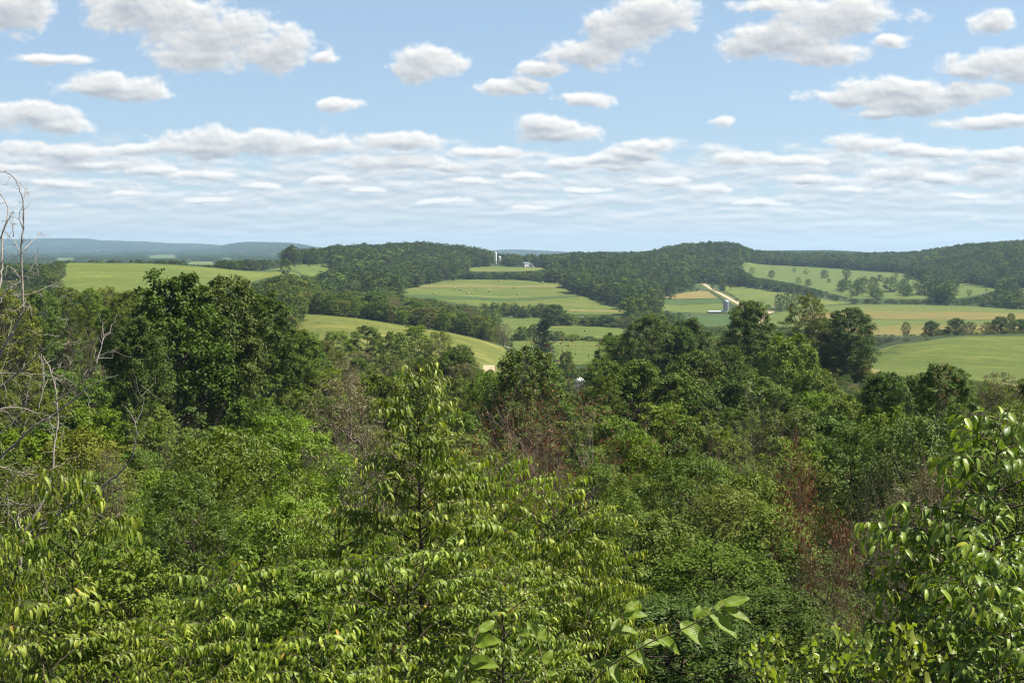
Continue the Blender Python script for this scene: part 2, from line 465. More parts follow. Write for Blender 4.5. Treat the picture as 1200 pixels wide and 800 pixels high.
drape("oat_strip", plan([(980, 385), (1060, 381.6), (1140, 381), (1200, 381), (1270, 383), (1270, 390), (1140, 392), (1050, 394), (1000, 391)], 700, 1125), G_OAT, "lower tan strip across the valley field", lift=.45, clear=False)
drape("meadow", plan([(1028, 410), (1051, 404.5), (1085, 400), (1130, 394.8), (1200, 394.2), (1270, 395.5), (1330, 420, 'd'), (1330, 300, 'd'), (1200, 300, 'd'), (1080, 290, 'd'), (1000, 300, 'd'), (990, 350, 'd')], 250, 530), G_MEAD, "near green meadow on a swell at the right")
drape("dry_strip", plan([(955, 433), (1024, 433.5), (1030, 440), (950, 441)], 220, 420), G_BARE, "strip of dry grass at the meadow corner", lift=.35, step=4)
drape("pasture", plan([(1112, 352), (1160, 342), (1200, 338), (1260, 336), (1260, 355), (1120, 354)], 1150, 1500), G_PAST, "pale pasture under the wooded hill")
drape("valley_meadow", plan([(582, 366, ), (632, 370), (690, 383), (740, 384), (735, 392), (712, 412), (705, 428), (650, 428), (603, 410), (600, 398), (585, 385)], 520, 900), G_CROP, "rough green meadows in the hollow")
for (a, b, y0, y1, nm) in ((68, 90, 4600, 5600, 0), (118, 148, 6500, 7600, 1), (178, 208, 5600, 6600, 0), (222, 252, 3300, 3900, 1), (262, 275, 4500, 5100, 0)):
    drape("far_field", plan([(a, y1, 'd'), (b, y1, 'd'), (b + 3, y0, 'd'), (a - 3, y0, 'd')]), G_HAY if nm else G_PAST, "sliver of pale field on the far plain", lift=1.0, step=40)


def road(name, line, w, label, mat=M_GRAVEL, Y0=700, Y1=1700, lift=.30):
    pts = [ground_hit(a, b, Y0, Y1)[0] if not isinstance(a, Vector) else a for a, b in line]
    fine = []
    for i in range(len(pts) - 1):
        L = (pts[i + 1] - pts[i]).length
        for j in range(max(1, int(L / 6))):
            fine.append(pts[i].lerp(pts[i + 1], j / max(1, int(L / 6))))
    fine.append(pts[-1])
    Lf, Rt = [], []
    for i, p in enumerate(fine):
        d = fine[min(i + 1, len(fine) - 1)] - fine[max(i - 1, 0)]
        nrm = Vector((-d.y, d.x, 0)).normalized()
        Lf.append(p + nrm * w / 2); Rt.append(p - nrm * w / 2)
    V = np.array([(p.x, p.y, 0) for p in Lf + Rt])
    V[:, 2] = ground_z(V[:, 0], V[:, 1]) + lift
    n = len(fine)
    q = np.array([[i, i + n, i + n + 1, i + 1] for i in range(n - 1)])
    CLEAR.append([(p.x + 0.0, p.y) for p in [a + (a - b) * 0.9 for a, b in zip(Lf, Rt)]] + [(p.x, p.y) for p in [b + (b - a) * 0.9 for a, b in zip(Lf, Rt)]][::-1])
    return tag(mesh_obj(name, V, [q], mat, smooth=True), label, None, None, "structure")


M_VERGE = field_mat("roadside_grass", (.150, .150, .060), (.105, .120, .040), None, big=.05, seed=12)
road("road_verge", [(824, 332.2), (835, 339.6), (849, 346.8), (867, 356.6), (884, 363.5), (905, 366)], 12.0, "rough grass verge along the gravel road", mat=M_VERGE, lift=.18)
road("gravel_road", [(824, 332.2), (835, 339.6), (849, 346.8), (867, 356.6), (884, 363.5), (905, 366)], 3.8, "pale gravel road climbing the hillside")
road("farm_lane", [(906, 365.6), (898, 368), (893, 374), (890, 382)], 3.6, "pale gravel lane turning down to the farm")
road("farm_yard", [(572, 399.5), (583, 402.5), (592, 406), (600, 409)], 6.0, "pale gravel yard at the meadow foot", Y0=400, Y1=620, lift=.6)
# ------------------------------------------------------------------ plants: geometry
def unit(a):
    return a / np.maximum(np.linalg.norm(a, axis=-1, keepdims=True), 1e-9)


def leaves_kite(P, A, N, L, Wd, fold=0.18):
    """a folded leaf of two triangles meeting at the midrib"""
    A = unit(A); B = unit(np.cross(N, A)); N = np.cross(A, B)
    n = len(P)
    L = L[:, None]; Wd = Wd[:, None]
    m = P + A * L * 0.45 + N * Wd * fold
    V = np.stack([P, m + B * Wd * .5, P + A * L, m - B * Wd * .5], 1).reshape(-1, 3)
    b = (np.arange(n) * 4)[:, None]
    return V, np.concatenate([b + [0, 1, 2], b + [0, 2, 3]]), None


def leaves_blade(P, A, N, L, Wd, curl=0.35, fold=0.16, wide=(.40, .50, .34)):
    """a full leaf: pointed, arched along its midrib and folded across it"""
    A = unit(A); B = unit(np.cross(N, A)); N = np.cross(A, B)
    n = len(P)
    L = L[:, None]; Wd = Wd[:, None]
    cols = [P]
    cu = curl * (0.6 + 0.8 * rng.random((n, 1)))
    for t, w in zip((.22, .52, .80), wide):
        c = P + A * L * t - N * L * cu * t * t
        up = N * Wd * fold
        cols += [c + B * Wd * w + up, c, c - B * Wd * w + up]
    cols.append(P + A * L * (1 - .25 * cu) - N * L * cu)
    V = np.stack(cols, 1).reshape(-1, 3)
    b = (np.arange(n) * 11)[:, None]
    T = np.concatenate([b + f for f in ([0, 1, 2], [0, 2, 3], [7, 10, 8], [8, 10, 9])])
    Q = np.concatenate([b + f for f in ([1, 4, 5, 2], [2, 5, 6, 3], [4, 7, 8, 5], [5, 8, 9, 6])])
    return V, T, Q


def tube(pts, radii, sides=5):
    pts = np.asarray(pts, float)
    n = len(pts)
    d = np.gradient(pts, axis=0)
    d = unit(d)
    ref = np.array([0.31, 0.17, 0.93]) if abs(d[0, 2]) < .9 else np.array([0.93, 0.3, 0.1])
    a = unit(np.cross(d, ref)); b = np.cross(d, a)
    an = np.linspace(0, 2 * math.pi, sides, endpoint=False)
    ring = a[:, None, :] * np.cos(an)[None, :, None] + b[:, None, :] * np.sin(an)[None, :, None]
    V = (pts[:, None, :] + ring * np.asarray(radii)[:, None, None]).reshape(-1, 3)
    i, j = np.meshgrid(np.arange(n - 1), np.arange(sides), indexing='ij')
    j2 = (j + 1) % sides
    Q = np.stack([i * sides + j, i * sides + j2, (i + 1) * sides + j2, (i + 1) * sides + j], -1).reshape(-1, 4)
    return V, Q


class Acc:
    def __init__(self):
        self.V, self.T, self.Q, self.o = [], [], [], 0

    def add(self, V, T=None, Q=None):
        self.V.append(V)
        if T is not None and len(T): self.T.append(np.asarray(T) + self.o)
        if Q is not None and len(Q): self.Q.append(np.asarray(Q) + self.o)
        self.o += len(V)

    def mesh(self, name, mat, smooth=True):
        f = []
        if self.T: f.append(np.concatenate(self.T))
        if self.Q: f.append(np.concatenate(self.Q))
        o = mesh_obj(name, np.concatenate(self.V), f, mat, smooth=smooth, link=False)
        return o.data


def rdir(n, up=0.0):
    d = unit(rng.normal(size=(n, 3)))
    d[:, 2] += up
    return unit(d)


def bent(p, q, k=6, sag=0.12, wob=0.05):
    """a limb from p to q that leaves upward and wanders a little"""
    t = np.linspace(0, 1, k)[:, None]
    p, q = np.asarray(p, float), np.asarray(q, float)
    L = np.linalg.norm(q - p)
    c = p + (q - p) * t + np.array([0, 0, 1.0]) * (L * sag * np.sin(t * math.pi) * -1)
    w = rng.normal(size=(k, 3)) * L * wob
    w[0] = 0; w[-1] = 0
    return c + w


PROFILES = {
    'round': lambda t: np.sqrt(np.clip(1 - ((t - .42) / .60) ** 2, 0.03, 1)),
    'oval': lambda t: np.sqrt(np.clip(1 - ((t - .45) / .58) ** 2, 0.02, 1)),
    'spread': lambda t: np.clip(.55 + .75 * t, 0, 1) * np.sqrt(np.clip(1 - np.clip((t - .55) / .47, 0, 1) ** 2, .03, 1)),
    'cone': lambda t: np.clip(1.02 - t, .03, 1) ** .8,
    'column': lambda t: np.clip(np.minimum(.6 + t * 1.5, (1.03 - t) * 2.2), .06, 1),
    'mound': lambda t: np.sqrt(np.clip(1 - t ** 2, .03, 1)),
}


def make_tree(name, H, Rc, lo, prof, nclump, rc, nleaf, L, Wr, lmat, bark, up=.35, trunks=1, blade=False, flat=.62, limb_r=.018, inner=.25, twigs=0, droop=0.3, sub=7, sides=5):
    """trunk mesh and crown mesh: leaf masses carried on limbs, each mass broken into sprays"""
    tr, cr = Acc(), Acc()
    pf = PROFILES[prof]
    # trunk lines
    stems = []
    for s in range(trunks):
        a = rng.random() * 6.28
        lean = (0 if trunks == 1 else Rc * .45) * (0.5 + .5 * rng.random())
        k = 9
        t = np.linspace(0, 1, k)[:, None]
        top = H * (.86 if trunks == 1 else .55 + .3 * rng.random())
        p = np.concatenate([np.cos(a) * lean * t ** 1.2, np.sin(a) * lean * t ** 1.2, t * top], 1)
        p[:, :2] += np.cumsum(rng.normal(size=(k, 2)), 0) * H * .008 * t
        r0 = H * limb_r * (1 if trunks == 1 else .55)
        rad = r0 * (1 - .86 * t[:, 0]) * (1 + .5 * np.exp(-t[:, 0] * 14))
        V, Q = tube(p, rad, sides + 2)
        tr.add(V, None, Q)
        stems.append((p, rad))
    # leaf masses
    ga = 2.39996
    for i in range(nclump):
        t = (i + .5 + .6 * (rng.random() - .5)) / nclump
        t = t ** .85
        rr = pf(np.array([t]))[0] * Rc
        dist = rr * (1 - inner * rng.random() ** 1.3) * (.72 + .28 * rng.random()) if rng.random() > inner * .5 else rr * rng.random() * .6
        an = i * ga + rng.normal() * .35
        c = np.array([math.cos(an) * dist, math.sin(an) * dist, H * (lo + (1 - lo) * t * .97)])
        r = rc * (.7 + .6 * rng.random()) * (1.15 - .45 * t)
        c[2] = min(c[2], H - r * flat * .6)
        # limb from the nearest stem
        sp, srad = stems[rng.integers(len(stems))]
        zt = max(.12 * H, c[2] - dist * (.55 + .5 * rng.random()))
        kk = int(np.argmin(np.abs(sp[:, 2] - min(zt, sp[-1, 2]))))
        lb = bent(sp[kk], c, 6, .10, .035)
        lr = max(.006 * H, srad[kk] * .5) * np.linspace(1, .18, 6)
        V, Q = tube(lb, lr, 4)
        tr.add(V, None, Q)
        for s in range(twigs):
            e = c + rdir(1, .3)[0] * r * 1.0
            V, Q = tube(bent(lb[rng.integers(3, 6)], e, 4, 0, .06), np.linspace(lr[-1], lr[-1] * .3, 4), 3)
            tr.add(V, None, Q)
        # sprays of leaves
        sc = rdir(sub, up) * r * (.55 + .45 * rng.random((sub, 1)))
        k = rng.integers(sub, size=nleaf)
        off = rdir(nleaf, up * .6)
        rad = rng.random((nleaf, 1)) ** .5
        P = sc[k] + off * rad * r * .50
        P[:, 2] *= flat
        nrm = unit(unit(P) * .5 + off * .35 + np.array([0, 0, .90]) + rng.normal(size=(nleaf, 3)) * .32)
        A = np.cross(nrm, rng.normal(size=(nleaf, 3)))
        A = unit(unit(A) + unit(P) * .7 - np.array([0, 0, droop]))
        l = L * (.65 + .7 * rng.random(nleaf))
        fn = leaves_blade if blade else leaves_kite
        V, T, Q = fn(P + c, A, nrm, l, l * Wr * (.8 + .4 * rng.random(nleaf)))
        cr.add(V, T, Q)
    return dict(name=name, H=H, R=Rc, trunk=tr.mesh(name + "_trunk", bark), crown=cr.mesh(name + "_crown", lmat, smooth=False))


def make_pine(name, H, Rc, lmat, bark, L=.35):
    tr, cr = Acc(), Acc()
    t = np.linspace(0, 1, 10)
    V, Q = tube(np.stack([rng.normal(size=10) * .03 * H * .1, rng.normal(size=10) * .003 * H, t * H * .98], 1), H * .016 * (1.02 - t), 7)
    tr.add(V, None, Q)
    nb = 70
    for i in range(nb):
        f = .12 + .86 * (i + rng.random()) / nb
        Lb = Rc * (1 - f) ** .7 * (.6 + .6 * rng.random()) + .06 * Rc
        an = i * 2.4 + rng.normal() * .3
        p = np.array([0, 0, f * H])
        q = p + np.array([math.cos(an) * Lb, math.sin(an) * Lb, Lb * (.10 + .35 * f)])
        ln = bent(p, q, 6, .07, .02)
        V, Q = tube(ln, np.linspace(.012 * H * (1.1 - f), .01, 6), 4)
        tr.add(V, None, Q)
        n = 90
        s = rng.random(n) ** .6
        idx = s * 5
        a = np.clip(idx.astype(int), 0, 4)
        base = ln[a] + (ln[a + 1] - ln[a]) * (idx - a)[:, None]
        side = rng.normal(size=(n, 3)) * np.array([1, 1, .35]) * (Lb * .20)
        P = base + side
        A = unit(side) * .6 + unit(q - p) * .8 + np.array([0, 0, .35]) + rng.normal(size=(n, 3)) * .3
        V, T, Q = leaves_kite(P, A, rdir(n, .8), L * (.7 + .6 * rng.random(n)), np.full(n, L * .30))
        cr.add(V, T, Q)
    return dict(name=name, H=H, R=Rc, trunk=tr.mesh(name + "_trunk", bark), crown=cr.mesh(name + "_crown", lmat, smooth=False))


def make_sapling(name, H, Rc, nb, lmat, bark, L=.09, Wr=.42, step=.035, prof='cone', droop=.75, lo=.06, leafy=.30, rise=.75, curl=.45, twl=.36, twn=6, wide=(.40, .50, .34)):
    """a young tree built twig by twig, hanging leaves set alternately along every twig"""
    tr, cr = Acc(), Acc()
    k = 12
    t = np.linspace(0, 1, k)
    sp = np.stack([np.cumsum(rng.normal(size=k)) * H * .006, np.cumsum(rng.normal(size=k)) * H * .006, t * H], 1)
    V, Q = tube(sp, H * .0085 * (1.06 - t), 7)
    tr.add(V, None, Q)
    P_, A_, N_, Y_ = [], [], [], []

    def put_leaves(line, f0, st):
        seg = np.linalg.norm(np.diff(line, axis=0), axis=1)
        Lg = seg.sum()
        n = max(2, int(Lg * (1 - f0) / st))
        s = np.linspace(f0, 1, n) * (len(line) - 1)
        a = np.clip(s.astype(int), 0, len(line) - 2)
        P = line[a] + (line[a + 1] - line[a]) * (s - a)[:, None]
        d = unit(line[a + 1] - line[a])
        side = unit(np.cross(d, np.array([0, 0, 1.0]) + rng.normal(size=(n, 3)) * .15))
        sg = np.where(np.arange(n) % 2 == 0, 1.0, -1.0)[:, None]
        dr = droop * (.4 + .9 * rng.random((n, 1)))
        A = d * .50 + side * sg * .80 - np.array([0, 0, 1.0]) * dr + rng.normal(size=(n, 3)) * .20
        N = np.array([0, 0, 1.0]) + side * sg * .35 + d * .30 + rng.normal(size=(n, 3)) * .28
        P_.append(P); A_.append(A); N_.append(N)
        Y_.append(np.clip((np.linspace(f0, 1, n) - .62) / .38, 0, 1) * rng.random() * .9)

    pf = PROFILES[prof]
    for i in range(nb):
        f = lo + (1 - lo) * ((i + rng.random()) / nb) ** .9
        fz = f * (k - 1); a = min(int(fz), k - 2)
        p = sp[a] + (sp[a + 1] - sp[a]) * (fz - a)
        rr = pf(np.array([f]))[0] * Rc * (.65 + .5 * rng.random()) + .05 * Rc
        an = i * 2.39996 + rng.normal() * .4
        hz = np.array([math.cos(an), math.sin(an), 0])
        tt = np.linspace(0, 1, 8)[:, None]
        up = rise * rr * (.6 + .6 * rng.random()) * (.75 + .5 * f)
        line = p + hz * rr * tt + np.array([0, 0, 1.0]) * (up * tt - up * .55 * tt ** 2.2) + np.cumsum(rng.normal(size=(8, 3)), 0) * rr * .012
        line = line[np.maximum.accumulate(line[:, 2] * 0 + np.arange(8)).astype(int)]
        V, Q = tube(line, np.linspace(.0045 * (1 + rr), .0016, 8), 4)
        tr.add(V, None, Q)
        put_leaves(line, leafy, step)
        nt = int(rr * twn)
        for j in range(nt):
            s = .18 + .78 * (j + rng.random()) / max(nt, 1)
            fi = s * 7; a2 = min(int(fi), 6)
            b = line[a2] + (line[a2 + 1] - line[a2]) * (fi - a2)
            d = unit(line[a2 + 1] - line[a2])
            sd_ = np.cross(d, [0, 0, 1.0]) * (1 if j % 2 else -1)
            ln = rr * twl * (1.15 - s) * (.6 + .7 * rng.random()) + .10
            q = b + unit(d * .7 + sd_ * .8 + np.array([0, 0, .22 * rng.normal()])) * ln
            tw = bent(b, q, 5, -.06, .03)
            V, Q = tube(tw, np.linspace(.0028, .001, 5), 3)
            tr.add(V, None, Q)
            put_leaves(tw, .12, step)
    put_leaves(sp[-4:], .1, step * .7)
    P, A, N = np.concatenate(P_), np.concatenate(A_), np.concatenate(N_)
    n = len(P)
    l = L * (.45 + .95 * rng.random(n))
    V, T, Q = leaves_blade(P, A, N, l, l * Wr * (.75 + .5 * rng.random(n)), curl=curl, wide=wide)
    cr.add(V, T, Q)
    cm = cr.mesh(name + "_crown", lmat, smooth=True)
    a = cm.attributes.new("young", 'FLOAT', 'POINT')
    a.data.foreach_set("value", np.repeat(np.concatenate(Y_), 11).astype(np.float32))
    return dict(name=name, H=H, R=Rc, trunk=tr.mesh(name + "_trunk", bark), crown=cm, n=n)


def make_bare(name, H, Rc, nstem, bark, lmat=None, nleaf=0, L=.1, erect=.8, rad=.010, depth=2, tuft=False, clump=.0, kids=7):
    """a leafless bush: stems that fork and fork again; some keep withered leaves"""
    tr, cr = Acc(), Acc()
    tips = []

    def grow(p, d, Lg, r, lev):
        k = 7
        pts = [np.array(p)]
        d = np.array(d)
        bend = rng.normal(size=3) * .10
        for i in range(k - 1):
            d = unit((d + bend + rng.normal(size=3) * .09 + np.array([0, 0, .03 * erect]))[None])[0]
            pts.append(pts[-1] + d * Lg / (k - 1))
        pts = np.array(pts)
        V, Q = tube(pts, np.linspace(r, r * .35, k), 5 if lev == 0 else 3)
        tr.add(V, None, Q)
        if lev < depth:
            for j in range(kids if lev == 0 else kids - 2):
                s = rng.integers(2, k)
                dd = unit((unit(pts[s] - pts[s - 1]) * .8 + rng.normal(size=3) * .45 + np.array([0, 0, .25 * erect]))[None])[0]
                grow(pts[s], dd, Lg * (.32 + .3 * rng.random()), r * .5, lev + 1)
        else:
            tips.append(pts)

    for s in range(nstem):
        a = rng.random() * 6.28
        sl = (Rc / H) * math.sqrt(rng.random()) * 1.05
        d = unit(np.array([[math.cos(a) * sl, math.sin(a) * sl, 1.0]]))[0]
        st = np.array([math.cos(a), math.sin(a), 0]) * Rc * .22 * rng.random()
        grow(st, d, H * (.6 + .3 * rng.random()), rad * H * .5 * (.5 + .8 * rng.random()), 0)
    out = dict(name=name, H=H, R=Rc, trunk=tr.mesh(name + "_stems", bark), crown=None)
    if lmat is not None and nleaf:
        pick = rng.integers(len(tips), size=nleaf) if not tuft else rng.choice(rng.choice(len(tips), max(3, int(len(tips) * clump)), replace=False), size=nleaf)
        idx = rng.integers(1, 7, size=nleaf)
        P = np.array([tips[a][b] for a, b in zip(pick, idx)]) + rng.normal(size=(nleaf, 3)) * L * (1.6 if tuft else .5)
        A = rdir(nleaf) - np.array([0, 0, .6])
        l = L * (.6 + .7 * rng.random(nleaf))
        V, T, Q = leaves_kite(P, A, rdir(nleaf, .5), l, l * .45)
        cr.add(V, T, Q)
        out["crown"] = cr.mesh(name + "_leaves", lmat, smooth=False)
    return out


# ------------------------------------------------------------------ plants: surfaces
BARK = plain_mat("grey_brown_bark", (.085, .068, .050), .9, .15, var=.4, scale=3, bump=.6)
BARK_PALE = plain_mat("weathered_grey_wood", (.29, .255, .21), .9, .15, var=.35, scale=4, bump=.5)
BARK_DARK = plain_mat("dark_twig_bark", (.055, .042, .030), .9, .15, var=.4, scale=5, bump=.5)
BARK_RED = plain_mat("reddish_twig_bark", (.175, .138, .100), .9, .15, var=.35, scale=4)
BARK_GREY = plain_mat("dead_grey_twigs", (.165, .130, .092), .9, .15, var=.4, scale=4)
L_DARK = leaf_mat("dark_green_leaves", (.048, .084, .008), (.100, .148, .017), .18, spec=.14, rough=.55)
L_MID = leaf_mat("mid_green_leaves", (.078, .125, .009), (.144, .194, .020), .20, spec=.14, rough=.55)
L_OLIVE = leaf_mat("olive_green_leaves", (.094, .116, .015), (.160, .180, .030), .20, spec=.12, rough=.55)
L_BRIGHT = leaf_mat("bright_green_leaves", (.092, .138, .012), (.160, .205, .026), .27, rough=.48, spec=.25)
L_CHERRY = leaf_mat("cherry_leaves", (.088, .142, .009), (.172, .228, .024), .27, rough=.46, spec=.28, obvar=.12, odd=(.36, .25, .03), odd_p=.006, young=(.38, .43, .045))
L_SIDE = leaf_mat("broad_glossy_leaves", (.076, .122, .010), (.155, .215, .025), .25, rough=.42, spec=.34, obvar=.12, odd=(.34, .33, .03), odd_p=.012, young=(.33, .39, .05))
L_WOOD = leaf_mat("far_wood_leaves", (.042, .070, .013), (.080, .112, .021), .18, spec=.1, rough=.6, obvar=.45)
L_LIME = leaf_mat("lime_green_leaves", (.17, .22, .022), (.25, .29, .044), .42, rough=.38, spec=.4, obvar=.12)
L_GREY = leaf_mat("silvery_leaves", (.150, .170, .120), (.230, .250, .185), .25, spec=.2)
L_BROWN = leaf_mat("withered_brown_leaves", (.16, .085, .042), (.265, .140, .068), .25, tint=(1.2, .8, .5), spec=.2)
L_RUST = leaf_mat("rusty_catkins", (.175, .080, .036), (.245, .115, .050), .2, tint=(1.2, .8, .5), spec=.2)
L_TAWNY = leaf_mat("tawny_olive_leaves", (.105, .100, .042), (.170, .150, .066), .28, tint=(1.2, 1.1, .5), spec=.2)
L_PINE = leaf_mat("pine_needles", (.026, .048, .016), (.048, .074, .024), .12, spec=.25)

# ------------------------------------------------------------------ plants: one of each kind
K = {}
# near bushes and small trees with true-sized leaves (15 to 70 m)
K['n_mid'] = [make_tree("leafy_shrub", 5, 2.3, .10, 'mound', 64, .70, 250, .115, .48, L_MID, BARK, trunks=4, twigs=2, droop=.5),
              make_tree("leafy_shrub", 5, 2.2, .08, 'round', 66, .66, 240, .105, .45, L_MID, BARK, trunks=4, twigs=2, droop=.6)]
K['n_dark'] = [make_tree("dark_shrub", 5, 2.2, .08, 'round', 62, .66, 260, .105, .45, L_DARK, BARK_DARK, trunks=4, twigs=2, droop=.6),
               make_tree("dark_shrub", 5, 2.2, .10, 'oval', 62, .70, 260, .115, .45, L_DARK, BARK_DARK, trunks=3, twigs=2, droop=.5)]
K['n_bright'] = [make_tree("bright_shrub", 5, 2.2, .10, 'oval', 60, .66, 270, .125, .36, L_BRIGHT, BARK, trunks=3, twigs=2, droop=.25, up=.5),
                 make_tree("bright_shrub", 5, 2.2, .12, 'round', 62, .62, 250, .120, .36, L_BRIGHT, BARK, trunks=3, twigs=2, droop=.25, up=.5)]
K['n_olive'] = [make_tree("olive_shrub", 5, 2.3, .10, 'mound', 90, .55, 150, .095, .45, L_OLIVE, BARK, trunks=5, twigs=3, droop=.4),
                make_tree("olive_shrub", 5, 2.3, .10, 'round', 85, .50, 140, .095, .45, L_OLIVE, BARK, trunks=5, twigs=3, droop=.4)]
K['n_tawny'] = [make_tree("tawny_shrub", 5, 2.3, .08, 'mound', 80, .5, 90, .085, .4, L_TAWNY, BARK_GREY, trunks=7, twigs=7, droop=.4)]
# mid-distance trees (60 to 350 m)
K['m_maple'] = [make_tree("maple_tree", 13, 5, .16, 'round', 85, 1.25, 260, .27, .75, L_DARK, BARK, up=.55, flat=.62, sub=9, droop=.45),
                make_tree("maple_tree", 13, 5, .16, 'oval', 85, 1.2, 250, .26, .75, L_DARK, BARK, up=.55, flat=.62, sub=9, droop=.45)]
K['m_mid'] = [make_tree("ash_tree", 12, 4.3, .14, 'oval', 62, 1.25, 290, .26, .55, L_MID, BARK, twigs=1),
              make_tree("ash_tree", 12, 4.5, .12, 'round', 62, 1.3, 290, .26, .55, L_MID, BARK, twigs=1),
              make_tree("ash_tree", 12, 4.2, .14, 'spread', 62, 1.2, 290, .25, .5, L_MID, BARK, twigs=1, trunks=2)]
K['m_dark'] = [make_tree("oak_tree", 12, 4.6, .10, 'round', 80, 1.3, 330, .25, .6, L_DARK, BARK_DARK, sub=8),
               make_tree("oak_tree", 12, 4.4, .12, 'oval', 80, 1.25, 330, .25, .6, L_DARK, BARK_DARK, sub=8)]
K['m_olive'] = [make_tree("elm_tree", 12, 4.6, .10, 'spread', 95, 1.0, 170, .23, .5, L_OLIVE, BARK_GREY, trunks=3, twigs=2),
                make_tree("elm_tree", 12, 4.4, .10, 'round', 90, 1.0, 170, .23, .5, L_OLIVE, BARK_GREY, trunks=3, twigs=2)]
K['m_bright'] = [make_tree("poplar_tree", 12, 3.6, .10, 'oval', 90, .95, 200, .24, .6, L_BRIGHT, BARK_PALE, twigs=1, up=.45)]
K['m_tawny'] = [make_tree("thin_tree", 11, 4.2, .10, 'round', 85, .95, 85, .20, .45, L_TAWNY, BARK_GREY, trunks=4, twigs=5),
                make_tree("thin_tree", 11, 4.2, .10, 'spread', 85, .95, 80, .20, .45, L_TAWNY, BARK_GREY, trunks=5, twigs=5)]
K['m_bush'] = [make_tree("bush", 5, 3.2, .05, 'mound', 60, .9, 130, .24, .55, L_OLIVE, BARK, trunks=4, sub=6),
               make_tree("bush", 5, 3.2, .05, 'round', 60, .85, 130, .24, .55, L_MID, BARK, trunks=4, sub=6)]
K['m_silver'] = [make_tree("silver_bush", 5, 3.2, .05, 'mound', 60, .8, 110, .24, .3, L_GREY, BARK_GREY, trunks=5, sub=6)]
K['m_pine'] = [make_pine("pine_tree", 14, 5, L_PINE, BARK_DARK, .55)]
# trees farther off (350 to 1200 m)
for key, mat, bk in (('f_mid', L_MID, BARK), ('f_dark', L_DARK, BARK_DARK), ('f_olive', L_OLIVE, BARK_GREY)):
    K[key] = [make_tree("far_tree", 12, 4.6, .06, 'round', 42, 1.35, 48, .62, .65, mat, bk, sub=5, sides=3),
              make_tree("far_tree", 12, 4.3, .06, 'oval', 42, 1.30, 48, .60, .65, mat, bk, sub=5, sides=3)]
K['f_bush'] = [make_tree("far_bush", 4, 2.8, .03, 'round', 22, .85, 34, .42, .6, L_MID, BARK, trunks=3, sub=4, sides=3), make_tree("far_bush", 4, 3.2, .05, 'spread', 24, .8, 32, .40, .6, L_DARK, BARK, trunks=4, sub=3, sides=3),
               make_tree("far_bush", 4, 2.2, .05, 'oval', 18, .9, 32, .40, .6, L_OLIVE, BARK, trunks=1, sub=4, sides=3),
               make_tree("far_bush", 4, 2.8, .03, 'mound', 26, .9, 34, .42, .6, L_OLIVE, BARK, trunks=2, sub=4, sides=3)]
# bare and dying bushes
K['b_grey'] = [make_bare("bare_shrub", 9, 2.6, 26, BARK_GREY, rad=.0035),
               make_bare("bare_shrub", 9, 2.2, 24, BARK_GREY, rad=.0035, erect=1.2)]
K['b_rust'] = [make_bare("rusty_shrub", 9, 3.2, 30, BARK_RED, L_RUST, 5200, .14, rad=.0058, erect=1.3, tuft=True, clump=.5)]
K['b_brown'] = [make_bare("withered_shrub", 5, 2.2, 16, BARK_GREY, L_BROWN, 2600, .16, rad=.005, tuft=True, clump=.05)]
K['b_pale'] = [make_bare("pale_dead_tree", 8, 1.8, 5, BARK_PALE, rad=.010, erect=1.1, kids=6)]
K['b_stalk'] = [make_bare("bare_stalks", 9, 1.2, 5, BARK_GREY, rad=.004, erect=1.4, kids=4, depth=1)]
K['m_brown'] = [make_tree("withered_tree", 12, 2.6, .45, 'oval', 16, .6, 45, .18, .5, L_BROWN, BARK_GREY, trunks=3, twigs=3)]

for k_ in list(K):
    for p_ in K[k_]:
        p_['kind'] = k_
# ------------------------------------------------------------------ planting
COUNT = {}


def place(kind, px, top, Y, wpx, label, group=None, cat="tree", name=None, rz=None, var=None, mk=True, minH=1.0):
    """one plant standing on the ground: its foot below PX at distance Y, tall enough for its tip to reach TOP, WPX wide"""
    pr = K[kind]
    p = pr[var % len(pr)] if var is not None else pr[rng.integers(len(pr))]
    u, v = ray(px, top)
    X = u * Y
    z0 = gz(X, Y) - .12
    Hh = v * Y - z0
    if Hh < minH:
        print("  short", kind, px, top, Y, round(Hh, 2)); Hh = minH
    s = wpx * Y / F / 2 / p['R'] * 0.93
    root = empty(name or ("tree" if cat == "tree" else "shrub"), (X, Y, z0), label, cat, group, rng.random() * 6.28 if rz is None else rz)
    bare = kind.startswith('b_') or kind.startswith('s_')
    full = Hh / p['H'] / s                              # how much taller than the model in its own proportions
    kz = full if bare else min(max(full, .7), 1.22)     # the crown keeps its proportions; a longer trunk lifts it
    root.scale = (s, s, s)
    parts = [("trunk" if cat == "tree" else "stems", p['trunk'], full, 0.0), ("crown" if cat == "tree" else "leaves", p['crown'], kz, p['H'] * (full - kz))]
    for nm, me, k, up in parts:
        if me is None: continue
        o = bpy.data.objects.new(nm, me)
        COL.objects.link(o)
        o.parent = root
        o.scale = (1, 1, k)
        o.location = (0, 0, up)
    COUNT[cat] = COUNT.get(cat, 0) + 1
    return root


